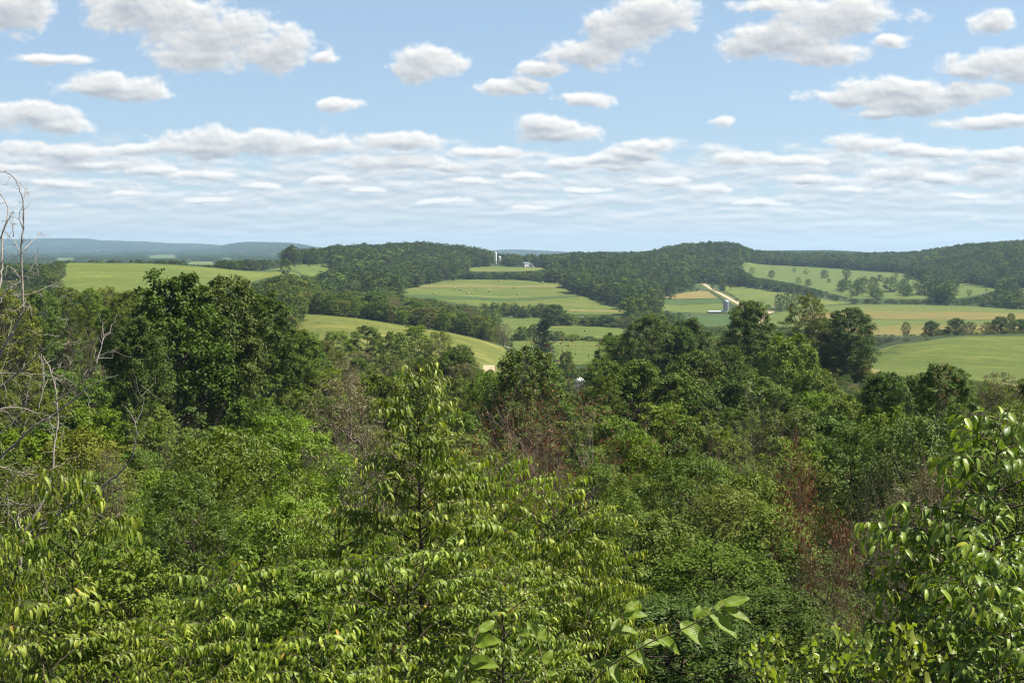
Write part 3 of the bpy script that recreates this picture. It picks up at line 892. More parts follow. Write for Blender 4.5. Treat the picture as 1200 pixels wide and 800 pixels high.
# ---- what each sight line meets first on bare ground, so that no tree is planted where it would hide a field
SCRX = np.arange(-60, 1262, 3.0)
SCRY = np.arange(296, 460, 1.0)
Yg = np.exp(np.linspace(math.log(150), math.log(6000), 2600))
HITY = np.full((len(SCRX), len(SCRY)), 1e9)
FLD = np.zeros((len(SCRX), len(SCRY)), bool)
vrow = np.array([ray(600, y)[1] for y in SCRY])
for a, px in enumerate(SCRX):
    u = ray(px, 350)[0]
    sl = np.maximum.accumulate(ground_z(u * Yg, Yg) / Yg)
    i = np.searchsorted(sl, vrow)
    ok = i < len(Yg)
    HITY[a, ok] = Yg[i[ok]]
hx = (np.array([ray(p, 350)[0] for p in SCRX])[:, None] * HITY).ravel()
hy = HITY.ravel()
for poly in CLEAR:
    FLD |= inside_poly(hx, hy, poly).reshape(FLD.shape)


def field_behind(X, Y, Z):
    """True where the sight line over a point meets open field farther on"""
    pxs = 600 + F * X / Y * .9973
    k = (Z / Y)
    row = np.interp(-k, -vrow, np.arange(len(SCRY)))
    a = np.clip(((pxs - SCRX[0]) / 3 + .5).astype(int), 0, len(SCRX) - 1)
    b = np.clip((row + .5).astype(int), 0, len(SCRY) - 1)
    return FLD[a, b] & (HITY[a, b] > Y + 4) & (row > 0.5) & (row < len(SCRY) - 1.5)


def in_clear(X, Y, grow=0.0):
    c = np.zeros(np.shape(X), bool)
    for poly in CLEAR:
        c |= inside_poly(X, Y, poly)
    return c


# ---- skyline of the near wood: the highest row its tips may reach
SKY = [(-80, 335), (0, 338), (60, 336), (120, 336), (160, 332), (200, 326), (235, 326), (290, 333), (330, 345), (345, 388), (380, 392), (420, 396), (500, 398), (556, 408), (563, 437), (584, 437), (592, 416), (650, 412), (662, 440), (690, 440), (705, 400), (740, 384), (790, 374), (840, 374), (872, 372), (905, 396), (935, 414), (962, 432), (1022, 434), (1032, 436), (1080, 436), (1130, 444), (1200, 440), (1300, 440)]


def skyline(px):
    return float(np.interp(px, [a for a, b in SKY], [b for a, b in SKY]))


MARKS = [(70, "behind the bare grey branches"), (190, "left of the big maple"), (330, "below the big maple"), (450, "below the sloping hay meadow"), (600, "behind the tall young cherry"),
         (730, "near the rusty dead shrub"), (860, "below the white barn roof"), (960, "below the round olive elm"), (1090, "below the dark meadow oak"), (9999, "below the near meadow")]
SHADE = {'m_mid': "mid green", 'm_dark': "dark green", 'm_olive': "olive green", 'n_mid': "mid green", 'n_dark': "dark green", 'n_olive': "olive green"}


def told(kind, x, what, row):
    """which one of many: its shade, its row and what it stands by"""
    return "%s %s, %s row, %s" % (SHADE.get(kind, "leafy"), what, row, [m for a, m in MARKS if x < a][0])


EXPL = []


def P_(*a, **k):
    EXPL.append((a[1], a[3], a[4]))
    return place(*a, **k)


# ---- trees one can single out
T_ = "tree"
P_('m_maple', 205, 322, 120, 150, "big rounded dark maple standing highest at the left", name="maple_tree", var=0)
P_('m_maple', 262, 327, 128, 120, "dark maple crown on the right flank of the tallest maple", name="maple_tree", var=1)
P_('m_maple', 310, 345, 135, 85, "lower rounded maple stepping down towards the hay meadow", name="maple_tree", var=0)
P_('m_dark', 350, 388, 150, 60, "small dark tree at the left tip of the sloping hay meadow", name="oak_tree")
P_('m_dark', 160, 372, 105, 80, "dark leafy tree in front of the left side of the big maple", name="oak_tree")
for i, (px, top, Y, w, lb) in enumerate([(8, 338, 170, 90, "olive green tree behind the bare grey branches at the left edge"), (45, 340, 190, 60, "bushy tree top below the left end of the crest hay field"),
                              (78, 336, 200, 50, "rounded tree top poking up before the crest hay field"), (104, 338, 180, 34, "narrow pointed tree top before the crest hay field"),
                              (125, 336, 205, 48, "round olive crown left of the big maple against the hay field"), (150, 341, 170, 50, "small dark crown touching the left of the big maple")]):
    P_('m_mid' if i % 2 else 'm_olive', px, top, Y, w, lb, group="trees below the crest hay field")
P_('m_mid', 618, 410, 110, 118, "bright leafy tree with two pale stems below the pine", name="ash_tree", var=0)
P_('m_mid', 572, 436, 118, 62, "leafy tree left of the bright two-stemmed tree", name="ash_tree", var=1)
P_('m_pine', 637, 376, 560, 44, "dark lone pine standing in the hollow meadow", name="pine_tree")
P_('m_dark', 664, 412, 380, 22, "small round dark tree beside the white silo dome", name="oak_tree")
P_('m_mid', 722, 392, 250, 66, "tall ash tree at the left shoulder of the valley wood", name="ash_tree", var=0)
P_('m_mid', 762, 369, 245, 76, "high loose-crowned tree left of the barn roof", name="ash_tree", var=1)
P_('m_dark', 808, 374, 250, 72, "dark broad tree in front of the white barn roof", name="oak_tree")
P_('m_dark', 879, 354, 235, 66, "tall tree with pale trunk just below the grey silo", name="oak_tree", var=1)
P_('m_mid', 926, 392, 180, 92, "light yellow-green poplar below the round olive elm", name="poplar_tree")
P_('m_olive', 945, 345, 285, 66, "rounded olive elm with thin crown beside the dark oak", name="elm_tree", var=1)
P_('m_dark', 995, 362, 284, 70, "dense dark oak at the corner of the near meadow", name="oak_tree", var=0, rz=2.0)
P_('m_dark', 912, 402, 260, 60, "dark tree filling the gap under the olive elm", name="oak_tree")
P_('m_dark', 745, 425, 150, 120, "dark walnut with hanging leaves in the middle of the wood", name="walnut_tree", var=0)
P_('m_dark', 820, 415, 160, 110, "second dark walnut, right of the hanging-leaved one", name="walnut_tree", var=1)
P_('m_mid', 708, 440, 125, 46, "leafy tree right of the white silo dome", name="ash_tree")
P_('m_dark', 1040, 438, 95, 80, "dark crown sticking up at the left of the near meadow", name="walnut_tree", var=1)
P_('m_dark', 1108, 428, 80, 90, "dark tree with a withered brown top before the near meadow", name="walnut_tree", var=0)
P_('m_tawny', 1172, 436, 75, 70, "thin-leaved tree against the near meadow", name="thin_tree")
P_('m_dark', 1212, 440, 85, 70, "dark tree at the right edge below the meadow", name="walnut_tree")
P_('m_mid', 955, 460, 120, 90, "leafy tree in front of the dry grass strip", name="ash_tree")
P_('m_bright', 885, 440, 140, 70, "light green tree under the pale-trunked tree", name="poplar_tree")

P_('m_olive', 681, 453, 210, 36, "low olive tree half hiding the white silo dome", name="elm_tree")
P_('m_bush', 575, 433, 375, 16, "bush in front of the tan-roofed shed", cat="shrub")
P_('m_mid', 687, 446, 300, 16, "slim tree hiding the right side of the white silo", name="ash_tree")
P_('m_dark', 966, 374, 292, 56, "dark tree joining the olive elm and the dark meadow oak", name="oak_tree", var=1)
P_('m_bush', 980, 416, 280, 44, "bush at the left foot of the dark meadow oak", cat="shrub")
P_('m_bush', 1012, 420, 279, 34, "bush at the right foot of the dark meadow oak", cat="shrub")
# ---- row along the back of the sloping meadow, hollow trees, hedgerow trees
for px, top, w, kd in [(255, 346, 30, 'm_mid'), (282, 343, 34, 'm_dark'), (308, 347, 30, 'm_olive'), (334, 344, 34, 'm_mid'), (358, 343, 34, 'm_olive'), (380, 347, 30, 'm_mid'), (402, 343, 36, 'm_dark'), (438, 342, 44, 'm_dark'),
                       (462, 349, 32, 'm_tawny'), (484, 352, 34, 'm_dark'), (506, 360, 28, 'm_olive'), (527, 366, 32, 'm_mid'), (548, 360, 30, 'm_tawny'), (566, 372, 40, 'm_mid'), (590, 378, 26, 'm_tawny')]:
    Y = 590 + 25 * rng.random() + (60 if px < 330 else 0)
    P_(kd, px, top, Y, w, "tree in the row along the far edge of the sloping hay meadow", group="trees along the far edge of the sloping hay meadow")
for px, top, w, kd, lb in [(650, 357, 34, 'm_dark', "round grey-green tree between the pine and the strip field"), (668, 368, 26, 'm_mid', "tree at the near foot of the strip field"),
                           (690, 372, 34, 'm_dark', "dark tree in the clump below the strip field tip"), (712, 369, 36, 'm_dark', "darkest tree of the clump below the strip field tip"), (732, 372, 24, 'm_olive', "small tree at the right end of the hollow clump")]:
    P_(kd, px, top, 830, w, lb)
for px, top, w, kd in [(672, 392, 30, 'm_bush'), (690, 394, 26, 'm_bush'), (706, 396, 26, 'm_olive'), (720, 392, 26, 'm_mid'), (655, 388, 24, 'm_bush'), (612, 383, 22, 'm_bush'), (606, 392, 20, 'm_bush'), (625, 380, 18, 'm_bush')]:
    P_(kd, px, top, 690, w, "bush in the rough meadows of the hollow", group="bushes in the hollow", cat="shrub")
for px, top, w, kd, lb in [(1062, 377, 13, 'm_olive', "small oval tree standing alone in the valley strip field"), (1092, 376, 24, 'm_dark', "left tree of the clump on the valley field's near edge"), (1106, 386, 20, 'm_dark', "low tree in the clump on the valley field's near edge"),
                           (1121, 373, 28, 'm_dark', "tallest tree of the clump on the valley field's near edge"), (1138, 377, 19, 'm_olive', "right tree of the clump on the valley field's near edge"),
                           (1158, 377, 22, 'm_olive', "olive tree in the right-hand hedgerow clump"), (1173, 371, 25, 'm_dark', "broad tree in the right-hand hedgerow clump"), (1185, 367, 13, 'm_mid', "slim tall tree in the right-hand hedgerow clump"), (1197, 374, 25, 'm_dark', "dark tree at the right edge beyond the near meadow")]:
    P_(kd, px, top, 640, w, lb)
for px in (1030, 1038, 1046, 1054, 1062, 1070, 1077):
    P_('m_silver', px, 392 + rng.normal() * 1.5, 560, 15, "silvery grey bush in the thicket at the meadow edge", group="silvery bushes beside the near meadow", cat="shrub")
for px, top, w in [(1082, 391, 16), (1112, 391, 20), (1130, 389, 18), (1146, 390, 18), (1163, 388, 22), (1180, 386, 20), (1190, 388, 18), (1070, 392, 14), (1206, 386, 22), (1098, 393, 14)]:
    P_('m_bush', px, top, 630, w, "bush at the foot of the hedgerow trees beyond the near meadow", group="bushes under the hedgerow trees", cat="shrub")
for px, top, w in [(913, 344.5, 13), (922, 343.5, 14), (932, 344, 14)]:
    P_('f_dark', px, top, 1075, w, "round dark tree in the trio above the farm lane", group="trio of dark trees above the farm lane")
for px, top, w in [(890, 353, 10), (880, 355, 10), (900, 357, 12), (915, 356, 14), (928, 357, 14), (870, 352, 9)]:
    P_('f_bush', px, top, 1060, w, "low bush in the hedge by the farm lane", group="hedge bushes by the farm lane", cat="shrub")
for px, top, w in [(835, 330, 6), (845, 328, 9), (848, 332, 8), (856, 331, 4), (838, 345, 4), (863, 351, 5)]:
    P_('f_dark', px, top, 1380 if px < 860 else 1230, w, "small tree beside the gravel road", group="small trees beside the gravel road", minH=2)
P_('f_dark', 531, 321, 1300, 9, "small lone dark tree on the far edge of the strip field", minH=2)
for px in np.arange(538, 642, 4.5):
    P_(('f_dark', 'f_mid', 'f_bush', 'f_olive')[rng.integers(4)], px + rng.normal() * 2, 353.5 + 6 * rng.random() + abs(px - 590) * .03, 905, 6 + 9 * rng.random(), "small tree in the hedge at the near edge of the strip field", group="hedge trees at the strip field foot", minH=2)
# scrub in front of the sloping meadow
for px, top, Y, w, kd in [(360, 394, 300, 46, 'm_mid'), (395, 392, 340, 46, 'm_mid'), (430, 386, 345, 48, 'm_mid'), (462, 394, 330, 40, 'm_bush'), (486, 385, 355, 48, 'm_mid'), (515, 392, 350, 40, 'm_olive'), (540, 404, 340, 40, 'm_mid'), (546, 410, 330, 34, 'm_olive'),
                          (600, 420, 330, 34, 'm_mid'), (375, 410, 260, 60, 'm_olive'), (420, 412, 255, 60, 'm_tawny'), (455, 415, 250, 56, 'm_olive'), (500, 418, 255, 60, 'm_mid'), (540, 425, 250, 60, 'm_tawny'), (400, 425, 200, 70, 'm_tawny'), (470, 430, 200, 70, 'm_tawny'), (350, 415, 200, 60, 'm_mid')]:
    P_(kd, px, top - (4 if 290 < Y < 360 and px < 530 else 0), Y, w * 1.1, "olive scrub tree on the slope in front of the hay meadow", group="scrub trees in front of the hay meadow")

# ---- filler of the wooded slope, band by band: (nearest, farthest, px step, kinds, tip row range below the skyline)
BANDS = [
    (170, 270, 46, ['m_mid', 'm_dark', 'm_mid', 'm_dark', 'm_olive'], (6, 45), (44, 70), "tree high on the wooded slope", "trees in the upper wood"),
    (105, 165, 52, ['m_mid', 'm_dark', 'm_olive', 'm_dark', 'm_mid'], (432, 480), (72, 112), "tree halfway down the wooded slope", "trees in the middle of the wood"),
    (70, 105, 62, ['m_mid', 'm_dark', 'm_mid', 'm_dark', 'm_olive', 'm_mid'], (478, 530), (95, 145), "tree low on the wooded slope", "trees in the lower wood"),
]
for Y0, Y1, st, kinds, rngy, wr, lb, gp in BANDS:
    px = -70
    while px < 1275:
        for row in range(2):
            x = px + (rng.random() - .5) * st * .8
            Y = Y0 + (Y1 - Y0) * (row + rng.random()) / 2
            lo_ = skyline(x)
            t = rng.random() * .5 + (.5 if row == 0 else 0)
            top = lo_ + rngy[0] + t * (rngy[1] - rngy[0]) if rngy[0] < 100 else max(lo_ + 8, rngy[0] + t * (rngy[1] - rngy[0]))
            w = wr[0] + rng.random() * (wr[1] - wr[0])
            u, v = ray(x, top)
            if v * Y - gz(u * Y, Y) < 3.0: continue
            if 640 < x < 700 and Y > 105 and top < 462: top = 462 + 8 * rng.random()
            kd = kinds[rng.integers(len(kinds))]
            place(kd, x, top, Y, w, told(kd, x, lb, "front" if row == 0 else "back"), gp)
        px += st

# ---- shrubs of the near slope that one can single out
S = dict(cat="shrub")
P_('n_bright', 262, 505, 27, 195, "bright green glossy shrub left of the young cherry", var=0, **S)
P_('n_bright', 335, 492, 30, 169, "bright green shrub top behind the young cherry's left side", var=1, **S)
P_('n_bright', 215, 560, 24, 143, "lower bright green shrub at the foot of the bright pair", var=1, **S)
P_('n_bright', 330, 585, 21, 195, "deep green shrub under the bright pair", var=0, **S)
P_('n_olive', 92, 503, 48, 195, "olive shrub below the maple with reddish twigs", var=0, **S)
P_('n_olive', 45, 545, 40, 156, "olive shrub behind the bare grey branches", var=1, **S)
P_('n_tawny', 128, 528, 44, 91, "tawny half-dead bush in the olive thicket", var=0, **S)
P_('b_rust', 655, 478, 50, 175, "dead shrub with rusty brown tips in the middle of the slope", name="dead_shrub", **S)
P_('b_rust', 612, 500, 56, 80, "smaller rusty dead shrub left of the large one", name="dead_shrub", **S)
P_('b_pale', 712, 540, 46, 60, "pale grey dead stems rising in front of the rusty shrub", name="dead_shrub", **S)
P_('b_grey', 868, 482, 62, 66, "grey bare brush hanging in a dense tuft", name="bare_shrub", **S)
P_('b_grey', 885, 520, 50, 80, "lower grey bare brush under the hanging tuft", name="bare_shrub", **S)
P_('b_grey', 195, 500, 58, 60, "grey bare brush under the big maple", name="bare_shrub", **S)
P_('b_grey', 410, 470, 60, 110, "grey twiggy brush behind the young cherry's left shoulder", name="bare_shrub", **S)
P_('n_tawny', 400, 440, 75, 182, "tawny olive brush behind the young cherry", **S)
P_('n_tawny', 440, 500, 45, 156, "thin tawny brush beside the young cherry", **S)
P_('b_brown', 978, 566, 25, 100, "withered shrub with hanging brown leaves in the dark hollow", name="withered_shrub", **S)
P_('b_grey', 1062, 548, 20, 80, "bare shrub of arching grey twigs right of the withered brown one", name="withered_shrub", **S)
P_('b_grey', 1010, 640, 20, 110, "tangle of dead twigs behind the vine leaves", name="withered_shrub", **S)
P_('b_grey', 1104, 530, 22, 90, "grey arching twigs behind the glossy shrub", name="bare_shrub", **S)
P_('n_tawny', 1090, 545, 21, 195, "tawny wilted bush behind the glossy shrub", **S)
P_('m_brown', 1106, 424, 70, 34, "withered brown top rising before the near meadow", name="withered_shrub", **S)
P_('b_stalk', 1162, 404, 60, 34, "bare thin stalks sticking up against the near meadow", name="bare_shrub", **S)
P_('n_mid', 742, 512, 48, 143, "mid green shrub right of the rusty dead shrub", var=0, **S)
P_('n_mid', 800, 535, 42, 156, "broad leafy shrub in the middle of the right slope", var=1, **S)
P_('n_olive', 855, 570, 34, 195, "broad yellow-green shrub right of centre", var=0, **S)
P_('n_mid', 905, 595, 30, 143, "leafy shrub left of the withered brown one", var=0, **S)
P_('n_dark', 760, 600, 28, 195, "dark shrub behind the right side of the young cherry", var=1, **S)
P_('n_dark', 850, 640, 24, 221, "dark low shrub in the hollow right of the cherry", var=0, **S)
P_('n_dark', 900, 690, 19, 195, "dark shrub above the vine leaves", var=1, **S)
P_('n_mid', 700, 545, 34, 117, "leafy shrub at the foot of the rusty shrub", var=1, **S)
P_('n_dark', 1010, 500, 60, 156, "dark leafy shrub under the walnut crowns", var=0, **S)
P_('n_dark', 1085, 490, 55, 169, "dark leafy thicket below the near meadow", var=1, **S)
P_('n_dark', 1170, 500, 50, 169, "dark thicket behind the glossy shrub", var=0, **S)
P_('n_bright', 1190, 478, 16, 156, "yellow-green sunlit shrub at the right edge", var=1, **S)
for Y0, Y1, st, kinds, rngy, wr, lb, gp in [
    (45, 68, 78, ['n_mid', 'n_dark', 'n_olive', 'n_mid'], (530, 575), (120, 180), "shrub on the near slope", "shrubs on the near slope"),
    (26, 44, 95, ['n_mid', 'n_dark', 'n_olive', 'n_dark'], (585, 660), (160, 230), "low shrub on the steep slope", "low shrubs on the steep slope"),
    (15, 24, 125, ['n_dark', 'n_dark', 'n_dark'], (670, 735), (200, 290), "low shrub on the steepest near slope", "low shrubs under the viewpoint")]:  # nearest band all dark-leaved: its colour stands in for shade between nearer plants
    px = -60
    while px < 1270:
        for row in range(2 if Y0 > 20 else 1):
            x = px + (rng.random() - .5) * st * .8
            Y = Y0 + (Y1 - Y0) * (row + rng.random()) / 2
            t = rng.random() * .5 + (.5 if row == 0 else 0)
            if 930 < x < 1060 and Y < 60: continue
            if 600 < x < 720 and Y > 40: continue
            kd = kinds[rng.integers(len(kinds))]
            place(kd, x, rngy[0] + t * (rngy[1] - rngy[0]), Y, wr[0] + rng.random() * (wr[1] - wr[0]), told(kd, x, lb, "front" if row == 0 else "back"), gp, cat="shrub")
        px += st
print("planted", COUNT)
# ------------------------------------------------------------------ plants close to the viewpoint
K['s_cherry'] = [make_sapling("young_cherry", 3.9, 1.75, 124, L_CHERRY, BARK, L=.084, Wr=.31, step=.027, prof='cone', rise=.62, droop=.35, curl=.85),
                 make_sapling("young_cherry", 2.8, 1.35, 46, L_CHERRY, BARK, L=.078, Wr=.33, step=.026, prof='round', rise=.75, droop=.35, curl=.85),
                 make_sapling("young_cherry", 2.6, 1.30, 40, L_CHERRY, BARK, L=.086, Wr=.31, step=.028, prof='oval', rise=.9, droop=.35, curl=.85)]
K['s_side'] = [make_sapling("glossy_shrub", 2.6, .95, 44, L_SIDE, BARK, L=.112, Wr=.38, step=.040, prof='round', rise=.4, droop=.35, lo=.10, leafy=.2, curl=.55, twn=7),
               make_sapling("glossy_shrub", 2.4, .95, 42, L_SIDE, BARK, L=.112, Wr=.38, step=.040, prof='oval', rise=.5, droop=.30, lo=.10, leafy=.2, curl=.55, twn=7)]
K['s_left'] = [make_sapling("green_shrub", 2.4, 1.0, 36, L_CHERRY, BARK, L=.100, Wr=.33, step=.032, prof='oval', rise=.8, droop=.45, lo=.08, leafy=.2, curl=.8),
               make_sapling("green_shrub", 2.2, 1.1, 38, L_CHERRY, BARK, L=.080, Wr=.36, step=.030, prof='mound', rise=.9, droop=.45, lo=.08, leafy=.2, curl=.8)]
K['s_oval'] = [make_sapling("small_leaved_shrub", 2.2, 1.0, 60, L_MID, BARK, L=.058, Wr=.58, step=.024, prof='mound', rise=.9, droop=.15, lo=.08, leafy=.15, curl=.35, twn=9, wide=(.46, .50, .36))]
K['s_lime'] = [make_sapling("lime_shrub", 1.6, .7, 34, L_LIME, BARK, L=.085, Wr=.5, step=.045, prof='mound', rise=.8, droop=.3, leafy=.2)]
K['s_vine'] = [make_sapling("vine", 1.1, .75, 36, L_LIME, BARK, L=.080, Wr=.95, step=.060, prof='mound', rise=.6, droop=-.05, leafy=.1, curl=.15, wide=(.50, .52, .40))]
for k_ in ('s_oval', 's_cherry', 's_side', 's_left', 's_lime', 's_vine'):
    for p_ in K[k_]: p_['kind'] = k_
S = dict(cat="shrub")
place('s_cherry', 482, 428, 12, 370, "tall young cherry tree with hanging bright leaves at the centre", name="cherry_tree", var=0, rz=0.4)
place('s_cherry', 640, 590, 11.5, 270, "lower bushy young cherry at the right foot of the tall one", name="cherry_tree", var=1, rz=1.9)
place('s_cherry', 560, 560, 13, 230, "young cherry close behind the tall cherry's right side", name="cherry_tree", var=2, rz=3.3)
place('s_cherry', 400, 610, 12.5, 220, "young cherry filling the tall cherry's left foot", name="cherry_tree", var=1, rz=5.0)
place('s_cherry', 480, 650, 9.0, 330, "low young cherry at the bottom in front of the tall one", name="cherry_tree", var=2, rz=0.9)
place('s_cherry', 590, 680, 8.6, 290, "low young cherry behind the broad-leaved sprigs", name="cherry_tree", var=1, rz=2.6)
place('s_cherry', 690, 650, 11, 170, "outermost cherry bush beside the dark hollow", name="cherry_tree", var=2, rz=4.4)
place('s_left', 78, 570, 9.0, 190, "leafy green shrub with drooping leaves under the bare grey branches", name="green_shrub", var=0, rz=.3, **S)
place('s_left', 10, 620, 8.2, 190, "leafy green shrub cut by the left edge", name="green_shrub", var=1, rz=2.1, **S)
place('s_oval', 150, 655, 8.6, 200, "small-leaved shrub between the drooping shrubs at the bottom left", name="green_shrub", var=1, rz=4.0, **S)
place('s_left', 262, 678, 8.4, 210, "green shrub between the left shrubs and the cherry", name="green_shrub", var=0, rz=5.2, **S)
place('s_oval', 345, 668, 8.8, 210, "small-leaved shrub at the bottom left of the tall cherry", name="green_shrub", var=1, rz=1.2, **S)
place('s_left', 60, 700, 6.6, 260, "lowest green shrub in the bottom left corner", name="green_shrub", var=0, rz=3.4, **S)
place('s_left', 220, 735, 6.4, 250, "low green shrub at the bottom edge left of centre", name="green_shrub", var=1, rz=.8, **S)
place('s_left', 380, 742, 6.4, 230, "low green shrub at the bottom edge below the cherry", name="green_shrub", var=0, rz=2.8, **S)
place('s_lime', 8, 645, 6.8, 60, "lime green shoot at the left edge", name="lime_shrub", **S)
place('s_lime', 442, 745, 4.6, 50, "lime green shoot beside the broad-leaved sprigs", name="lime_shrub", **S)
place('s_side', 1170, 486, 7.0, 300, "glossy broad-leaved shrub filling the right edge", name="glossy_shrub", var=0, rz=.5, **S)
place('s_side', 1098, 650, 6.6, 190, "lower glossy broad-leaved shrub reaching left over the dead twigs", name="glossy_shrub", var=1, rz=2.4, **S)
place('s_side', 1180, 640, 6.0, 260, "glossy broad-leaved shrub in the bottom right corner", name="glossy_shrub", var=1, rz=4.0, **S)
place('s_vine', 900, 764, 5.0, 130, "round-leaved vine at the bottom edge right of the sprigs", name="vine", rz=.4, cat="vine")
place('s_vine', 985, 752, 5.2, 150, "round-leaved vine under the dead twigs", name="vine", rz=2.0, cat="vine")
place('s_vine', 1065, 745, 5.2, 140, "round-leaved vine at the foot of the glossy shrub", name="vine", rz=3.6, cat="vine")


# ---- broad-leaved sprigs rising into the bottom of the view
def sprig_mat():
    m, T, out = new_mat("broad_veined_leaf")
    uv = T.n("ShaderNodeUVMap", uv_map="leaf").outputs[0]
    sx = T.n("ShaderNodeSeparateXYZ", {0: uv})
    g = T.n("ShaderNodeNewGeometry")
    ay = T.math('ABSOLUTE', sx.outputs[1])
    vein = T.math('SINE', T.math('MULTIPLY', T.math('SUBTRACT', sx.outputs[0], T.math('MULTIPLY', ay, .55)), 58.0))
    vl = T.ramp(vein, .55, 1.0)
    mid = T.ramp(ay, .035, .0)
    base = T.mix(g.outputs["Random Per Island"], rgb(.140, .210, .018), rgb(.215, .290, .032))
    base = T.mix(T.math('MULTIPLY', T.math('MAXIMUM', T.math('MULTIPLY', vl, .15), mid), .6), base, rgb(.26, .31, .08))
    bp = T.n("ShaderNodeBump", {"Strength": .25, "Distance": .003, "Height": T.math('SUBTRACT', T.math('MULTIPLY', vein, -.5), mid)})
    bs = T.n("ShaderNodeBsdfPrincipled", {"Base Color": base, "Roughness": .42, "Specular IOR Level": .4, "Normal": bp.outputs[0]})
    tc = T.n("ShaderNodeMix", {0: 1.0, 6: base, 7: rgb(1.5, 1.5, .5)}, data_type='RGBA', blend_type='MULTIPLY').outputs[2]
    tr = T.n("ShaderNodeBsdfTranslucent", {"Color": tc})
    mx = T.n("ShaderNodeMixShader", {0: .42, 1: bs.outputs[0], 2: tr.outputs[0]})
    T.t.links.new(mx.outputs[0], out.inputs[0])
    return m


M_SPRIG = sprig_mat()
M_SHOOT = plain_mat("green_brown_shoot", (.20, .17, .06), .6, .3, var=.25, scale=30)


def fine_leaf(P, A, N, L, Wd, curl, twist=0.0):
    A = A.normalized(); B = N.cross(A).normalized(); N = A.cross(B)
    ns, nc = 13, 7
    V, UV = [], []
    ph = rng.random() * 6
    for i in range(ns):
        t = i / (ns - 1)
        w = Wd * .58 * (math.sin(math.pi * min(1, t ** .82)) ** .75) * (1 - .25 * t) + .0003
        w *= 1 + .035 * math.sin(i * 2.6 + ph)
        c = P + A * L * t * (1 - .18 * curl * t) - N * (curl * L * .5 * t * t) + N * (.02 * L * math.sin(t * 9 + ph))
        for j in range(nc):
            s = (j / (nc - 1)) * 2 - 1
            V.append(c + B * (w * s) + N * (abs(s) ** 1.3 * w * .38 + .06 * w * math.sin(t * 14 + s * 2 + ph)))
            UV.append((t, s * w / (Wd * .5)))
    F_ = [[i * nc + j, i * nc + j + 1, (i + 1) * nc + j + 1, (i + 1) * nc + j] for i in range(ns - 1) for j in range(nc - 1)]
    return np.array([tuple(v) for v in V]), np.array(F_), UV


def zpt(x, y, Y):
    return at(500 + x / 3, 600 + y / 3, Y)


def sprig(stems, lvs, Y, label):
    foot = zpt(stems[0][0][0], stems[0][0][1], Y)
    base = Vector((foot.x - .03, Y + .05, gz(foot.x, Y) - .02))
    root = empty("broad_leaved_sprig", base, label, "sprig")
    st = Acc()
    for k, ln in enumerate(stems):
        pts = [zpt(x, y, Y - .02 * i * (1 if k else -1)) for i, (x, y) in enumerate(ln)]
        if k == 0: pts = [base, base.lerp(pts[0], .5) + Vector((.02, 0, 0))] + pts
        a = np.array([tuple(p - base) for p in pts])
        t = np.linspace(0, len(a) - 1, 5 * len(a))
        f = np.stack([pchip(np.arange(len(a)), a[:, c], t) for c in range(3)], 1)
        V, Q = tube(f, np.linspace(.0032 if k == 0 else .0026, .0012, len(f)), 7)
        st.add(V, None, Q)
    for (x0, y0, x1, y1, wd, tip, roll) in lvs:
        p, q = zpt(x0, y0, Y), zpt(x1, y1, Y + tip)
        A = q - p
        N = Vector((roll, -.55, .80))
        V, Q, UV = fine_leaf(Vector((0, 0, 0)), A, N, A.length * 1.06, A.length * wd, .35)
        ob = mesh_obj("leaf", V + np.array(tuple(p - base)), [Q], M_SPRIG, parent=root, smooth=True)
        ul = ob.data.uv_layers.new(name="leaf")
        vi = np.zeros(len(ob.data.loops), np.int32)
        ob.data.loops.foreach_get("vertex_index", vi)
        ul.data.foreach_set("uv", np.array(UV, np.float32)[vi].ravel())
        V, Q = tube(np.array([tuple(p - base - A * .12), tuple(p - base + A * .04)]), [.0014, .0012], 5)
        st.add(V, None, Q)
    me = st.mesh("stem", M_SHOOT)
    o = bpy.data.objects.new("stem", me); COL.objects.link(o); o.parent = root


